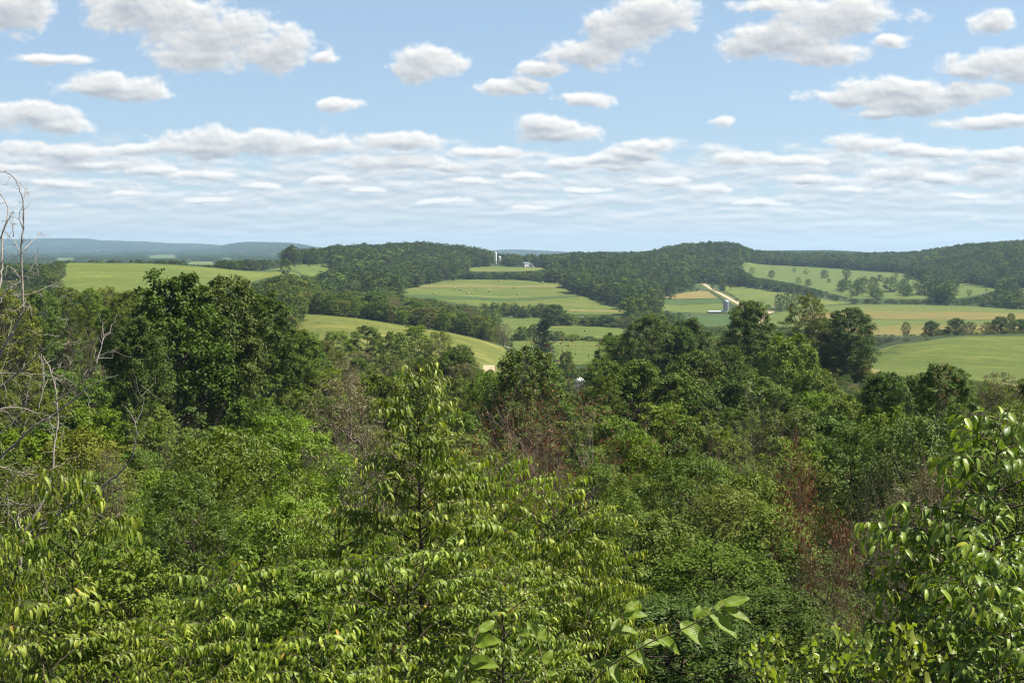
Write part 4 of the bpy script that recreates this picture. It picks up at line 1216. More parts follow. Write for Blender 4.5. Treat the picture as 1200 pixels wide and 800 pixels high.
sprig([[(118, 620), (150, 520), (165, 470), (185, 400)]],
      [(168, 465, 258, 442, .56, -.02, .1), (146, 532, 248, 528, .56, -.03, .0), (184, 422, 242, 374, .42, .03, .3), (150, 610, 205, 598, .5, 0, 0), (148, 505, 98, 545, .42, .03, -.4), (166, 440, 150, 395, .35, .04, -.5), (135, 560, 85, 600, .45, .02, -.4)], 3.2, "sprig with four broad ribbed leaves left of the other sprigs")
sprig([[(432, 640), (425, 600), (402, 500), (388, 440)]],
      [(388, 455, 416, 408, .5, .02, .4), (386, 440, 352, 376, .40, .03, -.3), (374, 424, 308, 424, .45, .02, -.2), (394, 488, 326, 488, .5, .02, -.2), (410, 530, 444, 480, .5, .02, .4), (418, 570, 462, 560, .45, 0, .3)], 3.35, "middle sprig of small upright broad leaves")
sprig([[(568, 640), (578, 600), (620, 520), (650, 440), (692, 366)], [(580, 600), (645, 540), (740, 482), (830, 435), (900, 410), (960, 380), (1012, 348)]],
      [(692, 366, 778, 352, .42, .0, .1), (700, 348, 748, 308, .5, .02, .3), (662, 418, 748, 412, .42, .02, -.1), (655, 435, 672, 360, .3, .04, -.4), (762, 470, 822, 452, .55, .02, .1), (702, 486, 764, 524, .6, -.03, .2),
       (634, 528, 684, 596, .55, -.04, .2), (604, 525, 655, 520, .5, .02, .1), (890, 386, 990, 462, .52, -.04, .1), (944, 378, 964, 322, .5, .02, .3), (956, 376, 1002, 332, .42, .01, .4), (990, 356, 1102, 432, .40, -.04, .3), (1016, 346, 1066, 298, .42, .02, .1),
       (1044, 328, 1138, 292, .40, .01, .2), (1044, 338, 1148, 378, .32, -.02, .3), (806, 436, 905, 492, .35, .02, -.6), (615, 545, 570, 520, .45, .03, -.3), (740, 482, 790, 575, .30, -.02, .5)], 3.1, "long arching sprig of broad leaves reaching to the right")

# ---- bare grey branches at the left edge
D0 = 14.0
BR = [(2.0, [(22, 700), (28, 625), (45, 598), (55, 577), (61, 553), (64, 520), (68, 493), (66, 463), (61, 439), (51, 418)]),
      (1.6, [(-30, 560), (0, 536), (18, 520), (39, 500), (66, 484), (90, 464), (111, 449), (139, 439)]),
      (1.0, [(63, 472), (84, 457), (99, 442), (111, 421), (120, 403)]),
      (1.2, [(-20, 470), (0, 454), (24, 434), (45, 415), (63, 400), (77, 384), (80, 373)]),
      (.9, [(-20, 482), (0, 479), (18, 477), (39, 482), (48, 490), (64, 500)]),
      (.8, [(-20, 437), (0, 437), (24, 437), (48, 439), (75, 445)]),
      (.9, [(45, 478), (51, 445), (48, 415)]),
      (.9, [(-20, 540), (0, 547), (24, 554), (57, 557), (90, 563), (114, 566)]),
      (1.4, [(28, 628), (48, 616), (78, 595), (105, 580), (129, 563), (147, 547), (157, 526), (160, 505), (156, 490), (147, 475)]),
      (.8, [(-20, 591), (0, 591), (30, 591), (60, 590)]),
      (1.0, [(28, 625), (21, 610), (22, 598), (34, 577)]),
      (.7, [(63, 433), (83, 418)]),
      (1.6, [(-25, 460), (5, 407), (14, 390), (23, 370), (27, 354), (26, 329), (25, 310), (25, 291), (27, 271), (28, 255), (27, 236), (23, 221), (16, 208), (6, 200)]),
      (1.4, [(-12, 420), (0, 337), (2, 315), (3, 293), (3, 274), (8, 258), (9, 244), (5, 233), (-4, 224)]),
      (1.1, [(-12, 372), (0, 354), (8, 340), (16, 335), (27, 326), (36, 315), (41, 304), (43, 296)]),
      (.7, [(11, 344), (27, 346), (44, 341), (55, 336), (67, 332)]),
      (.6, [(28, 292), (41, 280), (48, 270)]), (.6, [(26, 300), (14, 280), (4, 268)]), (.6, [(16, 277), (15, 249)]), (.7, [(0, 280), (11, 255), (16, 246)]),
      (.7, [(24, 372), (33, 359), (35, 356)]), (.6, [(27, 268), (22, 255), (25, 243)]), (.6, [(28, 232), (31, 218)]), (.7, [(5, 310), (18, 318), (25, 332)]),
      (.7, [(113, 425), (121, 398), (121, 390)]), (.8, [(-20, 520), (10, 500), (30, 470), (36, 440)]), (.7, [(-20, 600), (5, 570), (20, 555), (40, 548)]), (.7, [(5, 640), (10, 600), (8, 560)])]
dead = Acc()
foot = at(20, 700, D0); foot.z = gz(foot.x, D0) - .05
for r, ln in BR:
    e = (rng.random() - .5) * 1.6
    pts = [np.array(tuple(at(x, y, D0 + e * i / len(ln)))) for i, (x, y) in enumerate(ln)]
    if ln[0] == (22, 700): pts = [np.array(tuple(foot))] + pts
    a = np.array(pts)
    t = np.linspace(0, len(a) - 1, 5 * len(a))
    f = np.stack([pchip(np.arange(len(a)), a[:, c], t) for c in range(3)], 1) + rng.normal(size=(len(t), 3)) * .004
    px = D0 / F
    V, Q = tube(f, np.linspace(r * px * 1.08, r * px * .34, len(f)), 6)
    dead.add(V, None, Q)
    for j in range(int(3 + len(ln) * 1.0)):
        i = rng.integers(2, len(f) - 1)
        d = unit((f[i] - f[i - 2])[None])[0]
        L = (.12 + .5 * rng.random() ** 2) * (1.2 if r > 1 else .8) * (.45 if f[i][2] > -.6 else 1.0)
        dd = unit((d * .7 + rng.normal(size=3) * .6)[None])[0]
        q = f[i] + dd * L + np.array([0, 0, -.05])
        tw = bent(f[i], q, 6, -.12 * rng.random(), .05)
        V, Q = tube(tw, np.linspace(.36 * px, .14 * px, 6), 4)
        dead.add(V, None, Q)
        if rng.random() < .6:
            q2 = tw[3] + unit((dd + rng.normal(size=3) * .6)[None])[0] * L * .5
            V, Q = tube(bent(tw[3], q2, 4, 0, .05), np.linspace(.3 * px, .14 * px, 4), 3)
            dead.add(V, None, Q)
# the trunk that carries the upper branches stands just past the left edge
a = np.array([tuple(at(x, y, D0)) for x, y in ((-34, 720), (-30, 560), (-22, 470), (-14, 400))]); a[0, 2] = gz(a[0, 0], D0) - .05
V, Q = tube(a, [.05, .04, .03, .02], 8)
dead.add(V, None, Q)
dt = empty("dead_tree", tuple(a[0]), "bare grey dead branches reaching in from the left edge", "dead tree")
dm = dead.mesh("branches", BARK_PALE)
dm.transform(Matrix.Translation(-Vector(a[0])))
o = bpy.data.objects.new("branches", dm); COL.objects.link(o); o.parent = dt
# ------------------------------------------------------------------ far woods: masses nobody could count, one object each
HID = bpy.data.collections.new("wood_sources")      # not linked to the scene: only a source of copies


def joined(name, p, keep_trunk=True):
    bm = bmesh.new()
    bm.from_mesh(p['crown'])
    n = len(bm.faces)
    if keep_trunk:
        bm.from_mesh(p['trunk'])
    bm.faces.ensure_lookup_table()
    for i, f in enumerate(bm.faces):
        f.material_index = 0 if i < n else 1
    me = bpy.data.meshes.new(name)
    bm.to_mesh(me); bm.free()
    me.materials.append(p['crown'].materials[0]); me.materials.append(p['trunk'].materials[0])
    return me


def far_set(tag_, protos):
    c = bpy.data.collections.new("wood_source_" + tag_)
    for i, p in enumerate(protos):
        o = bpy.data.objects.new("source_%s_%02d" % (tag_, i), joined(tag_, p))
        c.objects.link(o)
    return c


SETC = far_set("mid", K['f_mid'] + K['f_dark'] + K['f_olive'] + K['f_dark'])
dp = []
for mat, bk in ((L_MID, BARK), (L_WOOD, BARK_DARK), (L_WOOD, BARK), (L_DARK, BARK)):
    dp.append(make_tree("distant_tree", 12, 4.8, .04, 'round', 30, 1.6, 26, .95, .75, mat, bk, sub=3, sides=3, up=.5))
    dp.append(make_tree("distant_tree", 12, 4.4, .04, 'oval', 30, 1.5, 26, .92, .75, mat, bk, sub=3, sides=3, up=.5))
SETD = far_set("far", dp)
SETE = far_set("dim", dp[2:6])
SETB = far_set("bush", K['f_bush'] + K['m_bush'])
under = [make_tree("undergrowth", 2.2, 2.2, .02, 'mound', 40, .6, 60, .16, .5, L_DARK, BARK_DARK, trunks=3, sub=5),
         make_tree("undergrowth", 2.2, 2.2, .02, 'mound', 40, .6, 55, .16, .5, L_OLIVE, BARK_DARK, trunks=3, sub=5)]
SETU = far_set("under", under)


def scatter_tree(name):
    t = bpy.data.node_groups.new(name, 'GeometryNodeTree')
    t.interface.new_socket("Geometry", in_out='INPUT', socket_type='NodeSocketGeometry')
    t.interface.new_socket("Geometry", in_out='OUTPUT', socket_type='NodeSocketGeometry')
    return t


def wood(name, label, X, Y, Z, sx, sz, coll, nkind, cat=None):
    n = len(X)
    if n == 0: return
    me = bpy.data.meshes.new(name)
    me.vertices.add(n)
    me.vertices.foreach_set("co", np.stack([X, Y, Z], -1).astype(np.float32).ravel())
    a = me.attributes.new("size", 'FLOAT_VECTOR', 'POINT')
    a.data.foreach_set("vector", np.stack([sx, sx, sz], -1).astype(np.float32).ravel())
    a = me.attributes.new("turn", 'FLOAT_VECTOR', 'POINT')
    a.data.foreach_set("vector", np.stack([np.zeros(n), np.zeros(n), rng.random(n) * 6.28], -1).astype(np.float32).ravel())
    a = me.attributes.new("pick", 'INT', 'POINT')
    # kinds keep together in drifts
    v = vnoise(X / 70, Y / 110, 9) * .45 + rng.random(n) * .55
    a.data.foreach_set("value", np.clip((v * nkind * 1.15 - .5), 0, nkind - 1).astype(np.int32))
    o = bpy.data.objects.new(name, me)
    COL.objects.link(o)
    t = scatter_tree(name + "_scatter")
    T = NT(t)
    gi, go = T.n("NodeGroupInput"), T.n("NodeGroupOutput")
    ci = T.n("GeometryNodeCollectionInfo", {"Collection": coll, "Separate Children": True, "Reset Children": True})
    ip = T.n("GeometryNodeInstanceOnPoints", {"Points": gi.outputs[0], "Instance": ci.outputs[0], "Pick Instance": True})
    for nm, typ, sock in (("size", 'FLOAT_VECTOR', "Scale"), ("turn", 'FLOAT_VECTOR', "Rotation"), ("pick", 'INT', "Instance Index")):
        na = T.n("GeometryNodeInputNamedAttribute", data_type=typ)
        na.inputs["Name"].default_value = nm
        s = [q for q in na.outputs if q.enabled][0]
        t.links.new(s, ip.inputs[sock])
    t.links.new(ip.outputs[0], go.inputs[0])
    md = o.modifiers.new("scatter", 'NODES')
    md.node_group = t
    tag(o, label, None, None, "stuff")
    print("wood", name, n)


def grid_pts(Y0, Y1, sp, u0=-.50, u1=.50):
    ys = np.arange(Y0, Y1, sp)
    xs = np.arange(u0 * Y1, u1 * Y1, sp)
    X, Y = np.meshgrid(xs, ys)
    X = (X + (np.arange(len(ys)) % 2)[:, None] * sp * .5).ravel(); Y = Y.ravel()
    k = (X / Y > u0) & (X / Y < u1)
    X, Y = X[k], Y[k]
    return X + (rng.random(len(X)) - .5) * sp * .8, Y + (rng.random(len(X)) - .5) * sp * .8


YG2 = np.exp(np.linspace(math.log(150), math.log(15000), 1500))
UG2 = np.linspace(-.55, .55, 300)
SLG = np.array([np.maximum.accumulate(ground_z(u * YG2, YG2) / YG2) for u in UG2])


def visible(X, Y, Zt, margin=.03):
    a = np.clip(((X / Y - UG2[0]) / (UG2[1] - UG2[0]) + .5).astype(int), 0, 299)
    b = np.clip(np.searchsorted(YG2, Y * (1 - margin)) - 1, 0, len(YG2) - 1)
    return Zt / Y > SLG[a, b]


def forest(Y0, Y1, sp, hmin, hmax, rbase, coll_h, pR, dens=None):
    X, Y = grid_pts(Y0, Y1, sp)
    k = ~in_clear(X, Y)
    X, Y = X[k], Y[k]
    if dens is not None:
        k = rng.random(len(X)) < dens(X, Y)
        X, Y = X[k], Y[k]
    Z = ground_z(X, Y) - .3
    H = hmin + (hmax - hmin) * (.55 * rng.random(len(X)) + .45 * vnoise(X / 60, Y / 60, 4))
    Rr = rbase * (.55 + .9 * rng.random(len(X)) ** 1.3)
    live = np.ones(len(X), bool)
    for rep in range(4):
        bad = np.zeros(len(X), bool)
        for f in (1.0, .8, .55, .3):
            bad |= field_behind(X, Y, Z + H * f)
        side = field_behind(X + Rr * .7, Y, Z + H * .75) | field_behind(X - Rr * .7, Y, Z + H * .75)
        bad |= side
        H = np.where(bad, H * .62, H)
        Rr = np.where(bad, Rr * .72, Rr)
    for f in (1.0, .6):
        live &= ~field_behind(X, Y, Z + H * f)
    live &= (H > 1.0)
    pxx = 600 + F * X / Y
    live &= ~((pxx > 66) & (pxx < 335) & (Y > 650) & (Y < 3000) & ((Z + H) / Y > ray(200, 304.5)[1]))      # the crest stays bare against the plain
    live &= visible(X, Y, Z + H)
    live &= ~((pxx <= 66) & (Y > 650) & (Y < 1500) & ((Z + H) / Y > ray(200, 305 + 7 * vnoise(X / 30, Y / 30, 2).mean())[1]))
    X, Y, Z, H, Rr = X[live], Y[live], Z[live], H[live], Rr[live]
    return X, Y, Z, Rr / pR, H / coll_h


def put(name, label, data, sel, coll, nk):
    X, Y, Z, sx, sz = data
    wood(name, label, X[sel], Y[sel], Z[sel], sx[sel], sz[sel], coll, nk)


PXOF = lambda X, Y: 600 + F * X / Y
# clearings round the farm buildings, sight gap to the white silo dome
for (a, b, y0, y1) in ((566, 582, 395, 450), (672, 686, 385, 425), (574, 592, 1560, 1835), (610, 626, 1690, 1800), (711, 724, 1640, 1760), (824, 858, 1040, 1140)):
    CLEAR.append(plan([(a, y1, 'd'), (b, y1, 'd'), (b, y0, 'd'), (a, y0, 'd')]))

d1 = forest(285, 900, 9.0, 6.5, 13.5, 4.8, 12, 4.45, lambda X, Y: np.where((PXOF(X, Y) > 1010), .18, np.where(Y < 420, .75, .95)))
px = PXOF(d1[0], d1[1])
put("valley_wood", "leafy wood in the hollow left of the pine", d1, px < 640, SETC, 8)
put("valley_wood", "leafy wood in the hollow right of the pine", d1, px >= 640, SETC, 8)
d2 = forest(900, 2500, 12.0, 9, 21, 7.4, 12, 4.6)
px, Yd = PXOF(d2[0], d2[1]), d2[1]
isL = px < 330
dome = (px >= 330) & (px < 592) & (Yd > 1340)
cone = (px >= 765) & (px < 893) & (Yd > 1500)
ridge = (px >= 893) & (px < 1062) & (Yd > 1900)
rhill = (px >= 1062) & (Yd > 1280)
mid = (px >= 592) & (px < 765)
near = ~(isL | dome | cone | ridge | rhill | mid)
put("hill_wood", "dark wood beyond the crest hay field at the left", d2, isL, SETD, 8)
put("hill_wood", "wood covering the long domed hill left of centre", d2, dome, SETD, 8)
put("hill_wood", "wood covering the pointed hill above the gravel road", d2, cone, SETD, 8)
put("hill_wood", "strip of dark wood along the ridge behind the pasture", d2, ridge, SETD, 8)
put("hill_wood", "wood covering the big hill at the right", d2, rhill, SETD, 8)
put("hill_wood", "wood on the slope between the two round hills", d2, mid, SETD, 8)
put("hedge_wood", "hedgerows and copses between the valley fields", d2, near, SETD, 8)
d3 = forest(2500, 5200, 15, 9, 15, 8.5, 12, 4.6, lambda X, Y: np.clip(vnoise(X / 260, Y / 420, 7) * 3.2 - .35, .25, 1))
put("plain_wood", "woods scattered over the far plain", d3, np.ones(len(d3[0]), bool), SETE, 4)
d4 = forest(5200, 14500, 42, 9, 17, 26, 12, 4.6, lambda X, Y: np.clip(vnoise(X / 500, Y / 900, 8) * 3.2 - .3, .2, 1))
put("ridge_wood", "blue hazy woods on the farthest ridges", d4, np.ones(len(d4[0]), bool), SETE, 4)

# undergrowth on the near slope
X, Y = grid_pts(26, 290, 2.6, -.62, .62)
k = (rng.random(len(X)) < np.clip(1.2 - Y / 400, .4, 1)) & ~in_clear(X, Y)
X, Y = X[k], Y[k]
n = len(X)
wood("undergrowth", "low green undergrowth between the trees of the near slope", X, Y, ground_z(X, Y) - .1, .55 + .5 * rng.random(n), .45 + .6 * rng.random(n), SETU, 2)

# bushes dotting the hillside pasture
for (px, py, w) in [(884, 318, 6), (905, 322, 9), (913, 324, 7), (922, 321, 5), (930, 317, 6), (944, 317, 5), (958, 319, 4), (890, 326, 5), (935, 327, 6), (946, 333, 7), (955, 330, 5), (965, 322, 8), (972, 328, 5), (985, 324, 6), (996, 322, 9),
                    (1005, 330, 6), (1012, 326, 5), (1020, 333, 10), (1030, 329, 12), (1040, 333, 13), (1048, 330, 9), (1058, 336, 10), (1066, 340, 8), (1010, 340, 12), (1025, 343, 14), (1036, 345, 10), (985, 334, 12), (990, 341, 9), (1000, 344, 7),
                    (960, 341, 6), (970, 344, 5), (1047, 324, 8), (1055, 322, 7), (993, 333, 15), (1003, 335, 16), (1014, 337, 14), (1020, 341, 12), (1055, 341, 14), (1064, 342, 15), (1088, 338, 17), (1097, 342, 18), (1105, 346, 14), (1060, 331, 11), (1064, 328, 6), (1075, 334, 8), (1133, 346, 9), (1141, 345, 5), (1160, 343, 6), (1175, 342, 9), (1188, 340, 8), (1120, 348, 8)]:
    if w < 8 and rng.random() < .3: continue
    px += rng.normal() * 4; py += rng.normal() * 1.5; w *= .6 + .8 * rng.random()
    h_, ok = ground_hit(px, py + w * .4, 1150, 2200)
    Yb = h_.y
    place('f_bush' if w < 8 else 'f_dark', px, py - w * .55, Yb, w * 1.15, "dark bush on the hillside pasture", "bushes dotting the hillside pastures", cat="shrub", minH=1.5)
for (px, py, w) in [(305, 312, 5), (315, 311, 4), (326, 313, 5), (336, 310, 5), (345, 312, 4), (352, 309, 5), (362, 311, 4), (370, 308, 5), (378, 312, 6)]:
    h_, ok = ground_hit(px, py + 1, 900, 1500)
    place('f_bush', px, py - w * .5, h_.y, w * 1.2, "small bush on the scrubby pasture", "bushes on the scrubby pasture under the domed hill", cat="shrub", minH=1.2)
print("planted", COUNT)
# ------------------------------------------------------------------ farm buildings and small things
M_STEEL = plain_mat("galvanised_steel", (.36, .38, .40), .42, .5, .55, var=.18, scale=.6)
M_CONC = plain_mat("pale_concrete_staves", (.52, .50, .46), .85, .2, var=.15, scale=.5, bump=.4)
M_WHITE = plain_mat("white_paint", (.78, .78, .76), .6, .3, var=.06, scale=.7)
M_ROOFW = plain_mat("white_metal_roof", (.55, .56, .57), .4, .5, .1, var=.08, scale=.5)
M_ROOFG = plain_mat("grey_shingles", (.16, .16, .17), .85, .2, var=.2, scale=2)
M_ROOFT = plain_mat("tan_metal_roof", (.56, .42, .25), .6, .3, var=.12, scale=1)
M_RED = plain_mat("barn_red_boards", (.25, .05, .035), .8, .2, var=.2, scale=2)
M_DARKW = plain_mat("dark_door_shaded_wall", (.02, .02, .022), .7, .2, var=.2)  # near-black for doors; on the barn walls it paints in shade
M_BLUE = plain_mat("blue_sheet", (.10, .22, .38), .5, .4, var=.1)
M_GLASS = plain_mat("window_glass", (.05, .06, .07), .1, .6, var=.1)
M_POLE = plain_mat("weathered_pole", (.22, .19, .16), .9, .1, var=.3, scale=1)
M_BALE = plain_mat("hay_bale", (.36, .30, .13), .95, .1, var=.25, scale=4, bump=.6)


def part(name, bm, mat, parent, smooth=False):
    me = bpy.data.meshes.new(name)
    bm.normal_update()
    bm.to_mesh(me); bm.free()
    me.materials.append(mat)
    if smooth:
        for p in me.polygons: p.use_smooth = True
    o = bpy.data.objects.new(name, me)
    COL.objects.link(o)
    o.parent = parent
    return o


def lathe(prof, n=28):
    bm = bmesh.new()
    rings = []
    for r, z in prof:
        rings.append([bm.verts.new((r * math.cos(2 * math.pi * i / n), r * math.sin(2 * math.pi * i / n), z)) for i in range(n)])
    for a, b in zip(rings, rings[1:]):
        for i in range(n):
            bm.faces.new((a[i], a[(i + 1) % n], b[(i + 1) % n], b[i]))
    bm.faces.new(rings[0][::-1]); bm.faces.new(rings[-1])
    return bm


def box(bm, x0, x1, y0, y1, z0, z1):
    v = [bm.verts.new(p) for p in ((x0, y0, z0), (x1, y0, z0), (x1, y1, z0), (x0, y1, z0), (x0, y0, z1), (x1, y0, z1), (x1, y1, z1), (x0, y1, z1))]
    for f in ((0, 3, 2, 1), (4, 5, 6, 7), (0, 1, 5, 4), (1, 2, 6, 5), (2, 3, 7, 6), (3, 0, 4, 7)):
        bm.faces.new([v[i] for i in f])
    return bm


def boxes(*bs):
    bm = bmesh.new()
    for b in bs: box(bm, *b)
    return bm


def silo(px, top, Y, wpx, body_mat, dome_mat, label, hoops=True, chute=-1, foot=None):
    u, v = ray(px, top)
    X = u * Y
    z0 = gz(X, Y) - .2
    H = v * Y - z0
    Rr = wpx * Y / F / 2
    root = empty("silo", (X, Y, z0), label, "silo")
    hb = H - Rr * .85
    prof = [(Rr, 0)]
    z = .8
    while hoops and z < hb - .3:
        prof += [(Rr, z - .05), (Rr * 1.012, z - .04), (Rr * 1.012, z + .04), (Rr, z + .05)]
        z += .8
    prof.append((Rr, hb))
    part("body", lathe(prof), body_mat, root, False)
    dm = [(Rr * 1.03, hb + .01), (Rr * 1.03, hb + .12)] + [(Rr * 1.02 * math.cos(a), hb + .12 + Rr * .72 * math.sin(a)) for a in np.linspace(.08, 1.45, 9)]
    part("dome", lathe(dm), dome_mat, root, True)
    part("cap", lathe([(.25, H - Rr * .06), (.25, H + .1)], 12), dome_mat, root)
    a = R(-120 if chute < 0 else -50)
    cx, cy = math.cos(a) * Rr * 1.06, math.sin(a) * Rr * 1.06
    bm = lathe([(.42, 0.3), (.42, hb + .25)], 12)
    bmesh.ops.translate(bm, verts=bm.verts, vec=(cx, cy, 0))
    part("chute", bm, dome_mat, root)
    return root


silo(851, 351, 1130, 6.8, M_STEEL, M_STEEL, "tall grey steel silo with domed top beside the gravel road")
silo(679.5, 442, 402, 12.5, M_WHITE, M_WHITE, "white domed silo top showing among the trees of the hollow")
silo(580.8, 295.2, 1825, 3.0, M_WHITE, M_WHITE, "taller of two white silos beside the domed hill")
silo(585.6, 300.2, 1820, 3.2, M_CONC, M_WHITE, "shorter of two white silos beside the domed hill")


def far_spot(px, py, hgt):
    """how far off a building HGT tall stands whose ridge shows at that row"""
    u, v = ray(px, py)
    Y = np.linspace(4000, 11500, 400)
    e = np.abs(v * Y - ground_z(u * Y, Y) - hgt)
    return float(Y[int(np.argmin(e))])


def house(px, ridge, Y, wpx, depth, wall_h, wall, roof, name, label, cat, rz=0.0, sink=0.0, door=True, wins=2, over=.35):
    u, v = ray(px, ridge)
    X = u * Y
    z0 = gz(X, Y) - sink
    w = wpx * Y / F
    Ht = max(v * Y - z0, wall_h + .8)
    root = empty(name, (X, Y, z0), label, cat, rz=rz)
    a, d = w / 2, depth / 2
    bm = bmesh.new()
    pr = [(-d, -.4), (d, -.4), (d, wall_h), (0, Ht - .16), (-d, wall_h)]
    L_ = [bm.verts.new((-a, y, z)) for y, z in pr]; R_ = [bm.verts.new((a, y, z)) for y, z in pr]
    bm.faces.new(L_[::-1]); bm.faces.new(R_)
    for i in range(5): bm.faces.new((L_[i], L_[(i + 1) % 5], R_[(i + 1) % 5], R_[i]))
    part("wall", bm, wall, root)
    bm = bmesh.new()
    s = (Ht - wall_h) / d
    for sg in (-1, 1):
        e = d + over
        q = [(0, Ht), (sg * e, Ht - s * e), (sg * e, Ht - s * e - .14), (0, Ht - .14)]
        A_ = [bm.verts.new((-a - over, y, z)) for y, z in q]; B_ = [bm.verts.new((a + over, y, z)) for y, z in q]
        bm.faces.new(A_ if sg > 0 else A_[::-1]); bm.faces.new(B_[::-1] if sg > 0 else B_)
        for i in (0, 1, 2):
            f = (A_[i], A_[i + 1], B_[i + 1], B_[i])
            bm.faces.new(f if sg < 0 else f[::-1])
    part("roof", bm, roof, root)
    if door:
        part("door", boxes((-.6 - a * .5, .6 - a * .5, -d - .05, -d - .003, 0, min(2.1, wall_h - .15))), M_DARKW, root)
    for i in range(wins):
        x = -a * .1 + a * .9 * (i + .5) / wins
        fr = part("window", boxes((x - .55, x + .55, -d - .06, -d - .003, wall_h * .42, wall_h * .42 + 1.1)), M_WHITE, root)
        part("pane", boxes((x - .45, x + .45, -d - .08, -d - .063, wall_h * .42 + .1, wall_h * .42 + 1.0)), M_GLASS, fr)
    return root


b = house(837, 364.2, 1120, 14, 8, 1.3, M_DARKW, M_ROOFW, "barn", "long low barn with white roof left of the grey silo", "barn", wins=0, door=False)  # near-black walls: the gable's shade is put into their colour
part("annex_roof", boxes((6.3, 10.2, -3.6, 3.0, 1.1, 2.2)), M_BLUE, b)
house(617, 307.0, 1740, 9.5, 8, 4.8, M_WHITE, M_ROOFG, "farmhouse", "white farmhouse between dark trees near the two white silos", "house", wins=3, rz=.6)
house(623, 309.2, 1735, 3.4, 6, 3.2, M_WHITE, M_ROOFG, "garage", "small white outbuilding right of the farmhouse", "outbuilding", wins=0, rz=.6)
house(717, 305.3, 1700, 9, 10, 3.0, M_CONC, M_ROOFW, "barn", "white-roofed barn half hidden in the wood right of the farmhouse", "barn", wins=0)
house(572.8, 427.6, 425, 11, 5, 1.2, M_RED, M_ROOFT, "shed", "small shed with a tan roof at the foot of the sloping meadow", "shed", wins=0, rz=.1)
house(115, 293.6, far_spot(115, 293.6, 9), 4.2, 16, 6, M_WHITE, M_ROOFW, "farmhouse", "tiny white farmhouse on the far plain above the crest hay field", "house", wins=0)
for px, py, w in ((303, 293.6, 5), (310, 295.2, 6), (318, 295.6, 5), (325, 295.4, 4)):
    house(px, py, far_spot(px, py, 10), w, 16, 7, M_WHITE, M_ROOFW, "far_building", "white building of the far village under the blue ridge", "building", wins=0)["group"] = "white buildings of the far village"

for px, top, w in ((573, 301, 6), (577, 304.5, 5), (581, 306, 5), (584, 306, 4), (588, 305, 5), (592, 302.5, 6), (596, 301, 6)):
    place('f_bush', px, top, 1735, w * 1.3, 'dark bush at the foot of the two white silos', 'bushes at the foot of the two white silos', cat='shrub', minH=3)

# utility poles by the lane
for px, top, Y in ((909, 345.5, 1050), (903, 361, 1046), (760, 300, 1500)):
    if px == 760: continue
    u, v = ray(px, top)
    z0 = gz(u * Y, Y)
    H = max(v * Y - z0, 4)
    root = empty("utility_pole", (u * Y, Y, z0), "tall thin utility pole by the farm lane" if px == 909 else "short post beside the farm lane", "pole")
    part("pole", lathe([(.20, -.2), (.13, H)], 10), M_POLE, root)
    if px == 909:
        part("crossarm", boxes((-1.2, 1.2, -.16, -.05, H - .9, H - .75)), M_POLE, root)

# round bales on the strip field
bm0 = None
for i, (px, py) in enumerate([(533, 339.2), (539, 340.6), (557, 338.2), (573, 342.0), (548, 344.8), (553, 344.6), (509, 345.2), (602, 338.4), (607, 346.0), (585, 330.2), (636, 331.8), (652, 333.2)]):
    h_, ok = ground_hit(px, py, 800, 1345)
    if bm0 is None:
        bm = lathe([(.02, -.75), (.70, -.75), (.80, -.68), (.82, -.3), (.80, 0), (.82, .3), (.80, .68), (.70, .75), (.02, .75)], 20)
        bmesh.ops.rotate(bm, verts=bm.verts, cent=(0, 0, 0), matrix=Matrix.Rotation(R(90), 3, 'X'))
        bm0 = bpy.data.meshes.new("hay_bale"); bm.to_mesh(bm0); bm.free(); bm0.materials.append(M_BALE)
    o = bpy.data.objects.new("hay_bale", bm0)
    COL.objects.link(o)
    o.location = (h_.x, h_.y, gz(h_.x, h_.y) + .25 + .72)
    o.rotation_euler = (0, 0, rng.random() * 3.1)
    tag(o, "round bale of hay lying on the green strip field", "hay bale", "round bales on the strip field")
# ------------------------------------------------------------------ the air
m, T, out = new_mat("summer_haze")
vol = T.n("ShaderNodeVolumePrincipled", {"Color": rgb(.53, .75, .98), "Density": 7.0e-5, "Anisotropy": 0.15})
T.t.links.new(vol.outputs[0], out.inputs["Volume"])
zmin = -75.0
bmz = bmesh.new()
box(bmz, -15400, 15400, -15400, 15400, zmin - 30, 210)
me = bpy.data.meshes.new("haze"); bmz.to_mesh(me); bmz.free(); me.materials.append(m)
hz = bpy.data.objects.new("haze", me); COL.objects.link(hz)
tag(hz, "thin blue summer haze over the far hills", None, None, "stuff")

# ------------------------------------------------------------------ light
SUN = Vector((0.84, 0.04, 1.28)).normalized()
sd = bpy.data.lights.new("sun", 'SUN')
sd.energy = 5.0
sd.angle = R(0.53)
sd.color = (1.0, 0.95, 0.86)
so = bpy.data.objects.new("sun", sd)
COL.objects.link(so)
so.rotation_euler = SUN.to_track_quat('Z', 'Y').to_euler()
EL, ROT = math.asin(SUN.z), math.atan2(SUN.x, SUN.y)

# ------------------------------------------------------------------ sky with fair-weather clouds
world = bpy.data.worlds.new("World")
scene.world = world
world.use_nodes = True
wt = world.node_tree
wt.nodes.clear()
W = NT(wt)
sky = W.n("ShaderNodeTexSky", sky_type='NISHITA')
sky.sun_disc = False
sky.sun_elevation = EL
sky.sun_rotation = ROT
sky.altitude = 300
sky.air_density = 1.0
sky.dust_density = 0.6
sky.ozone_density = 2.5

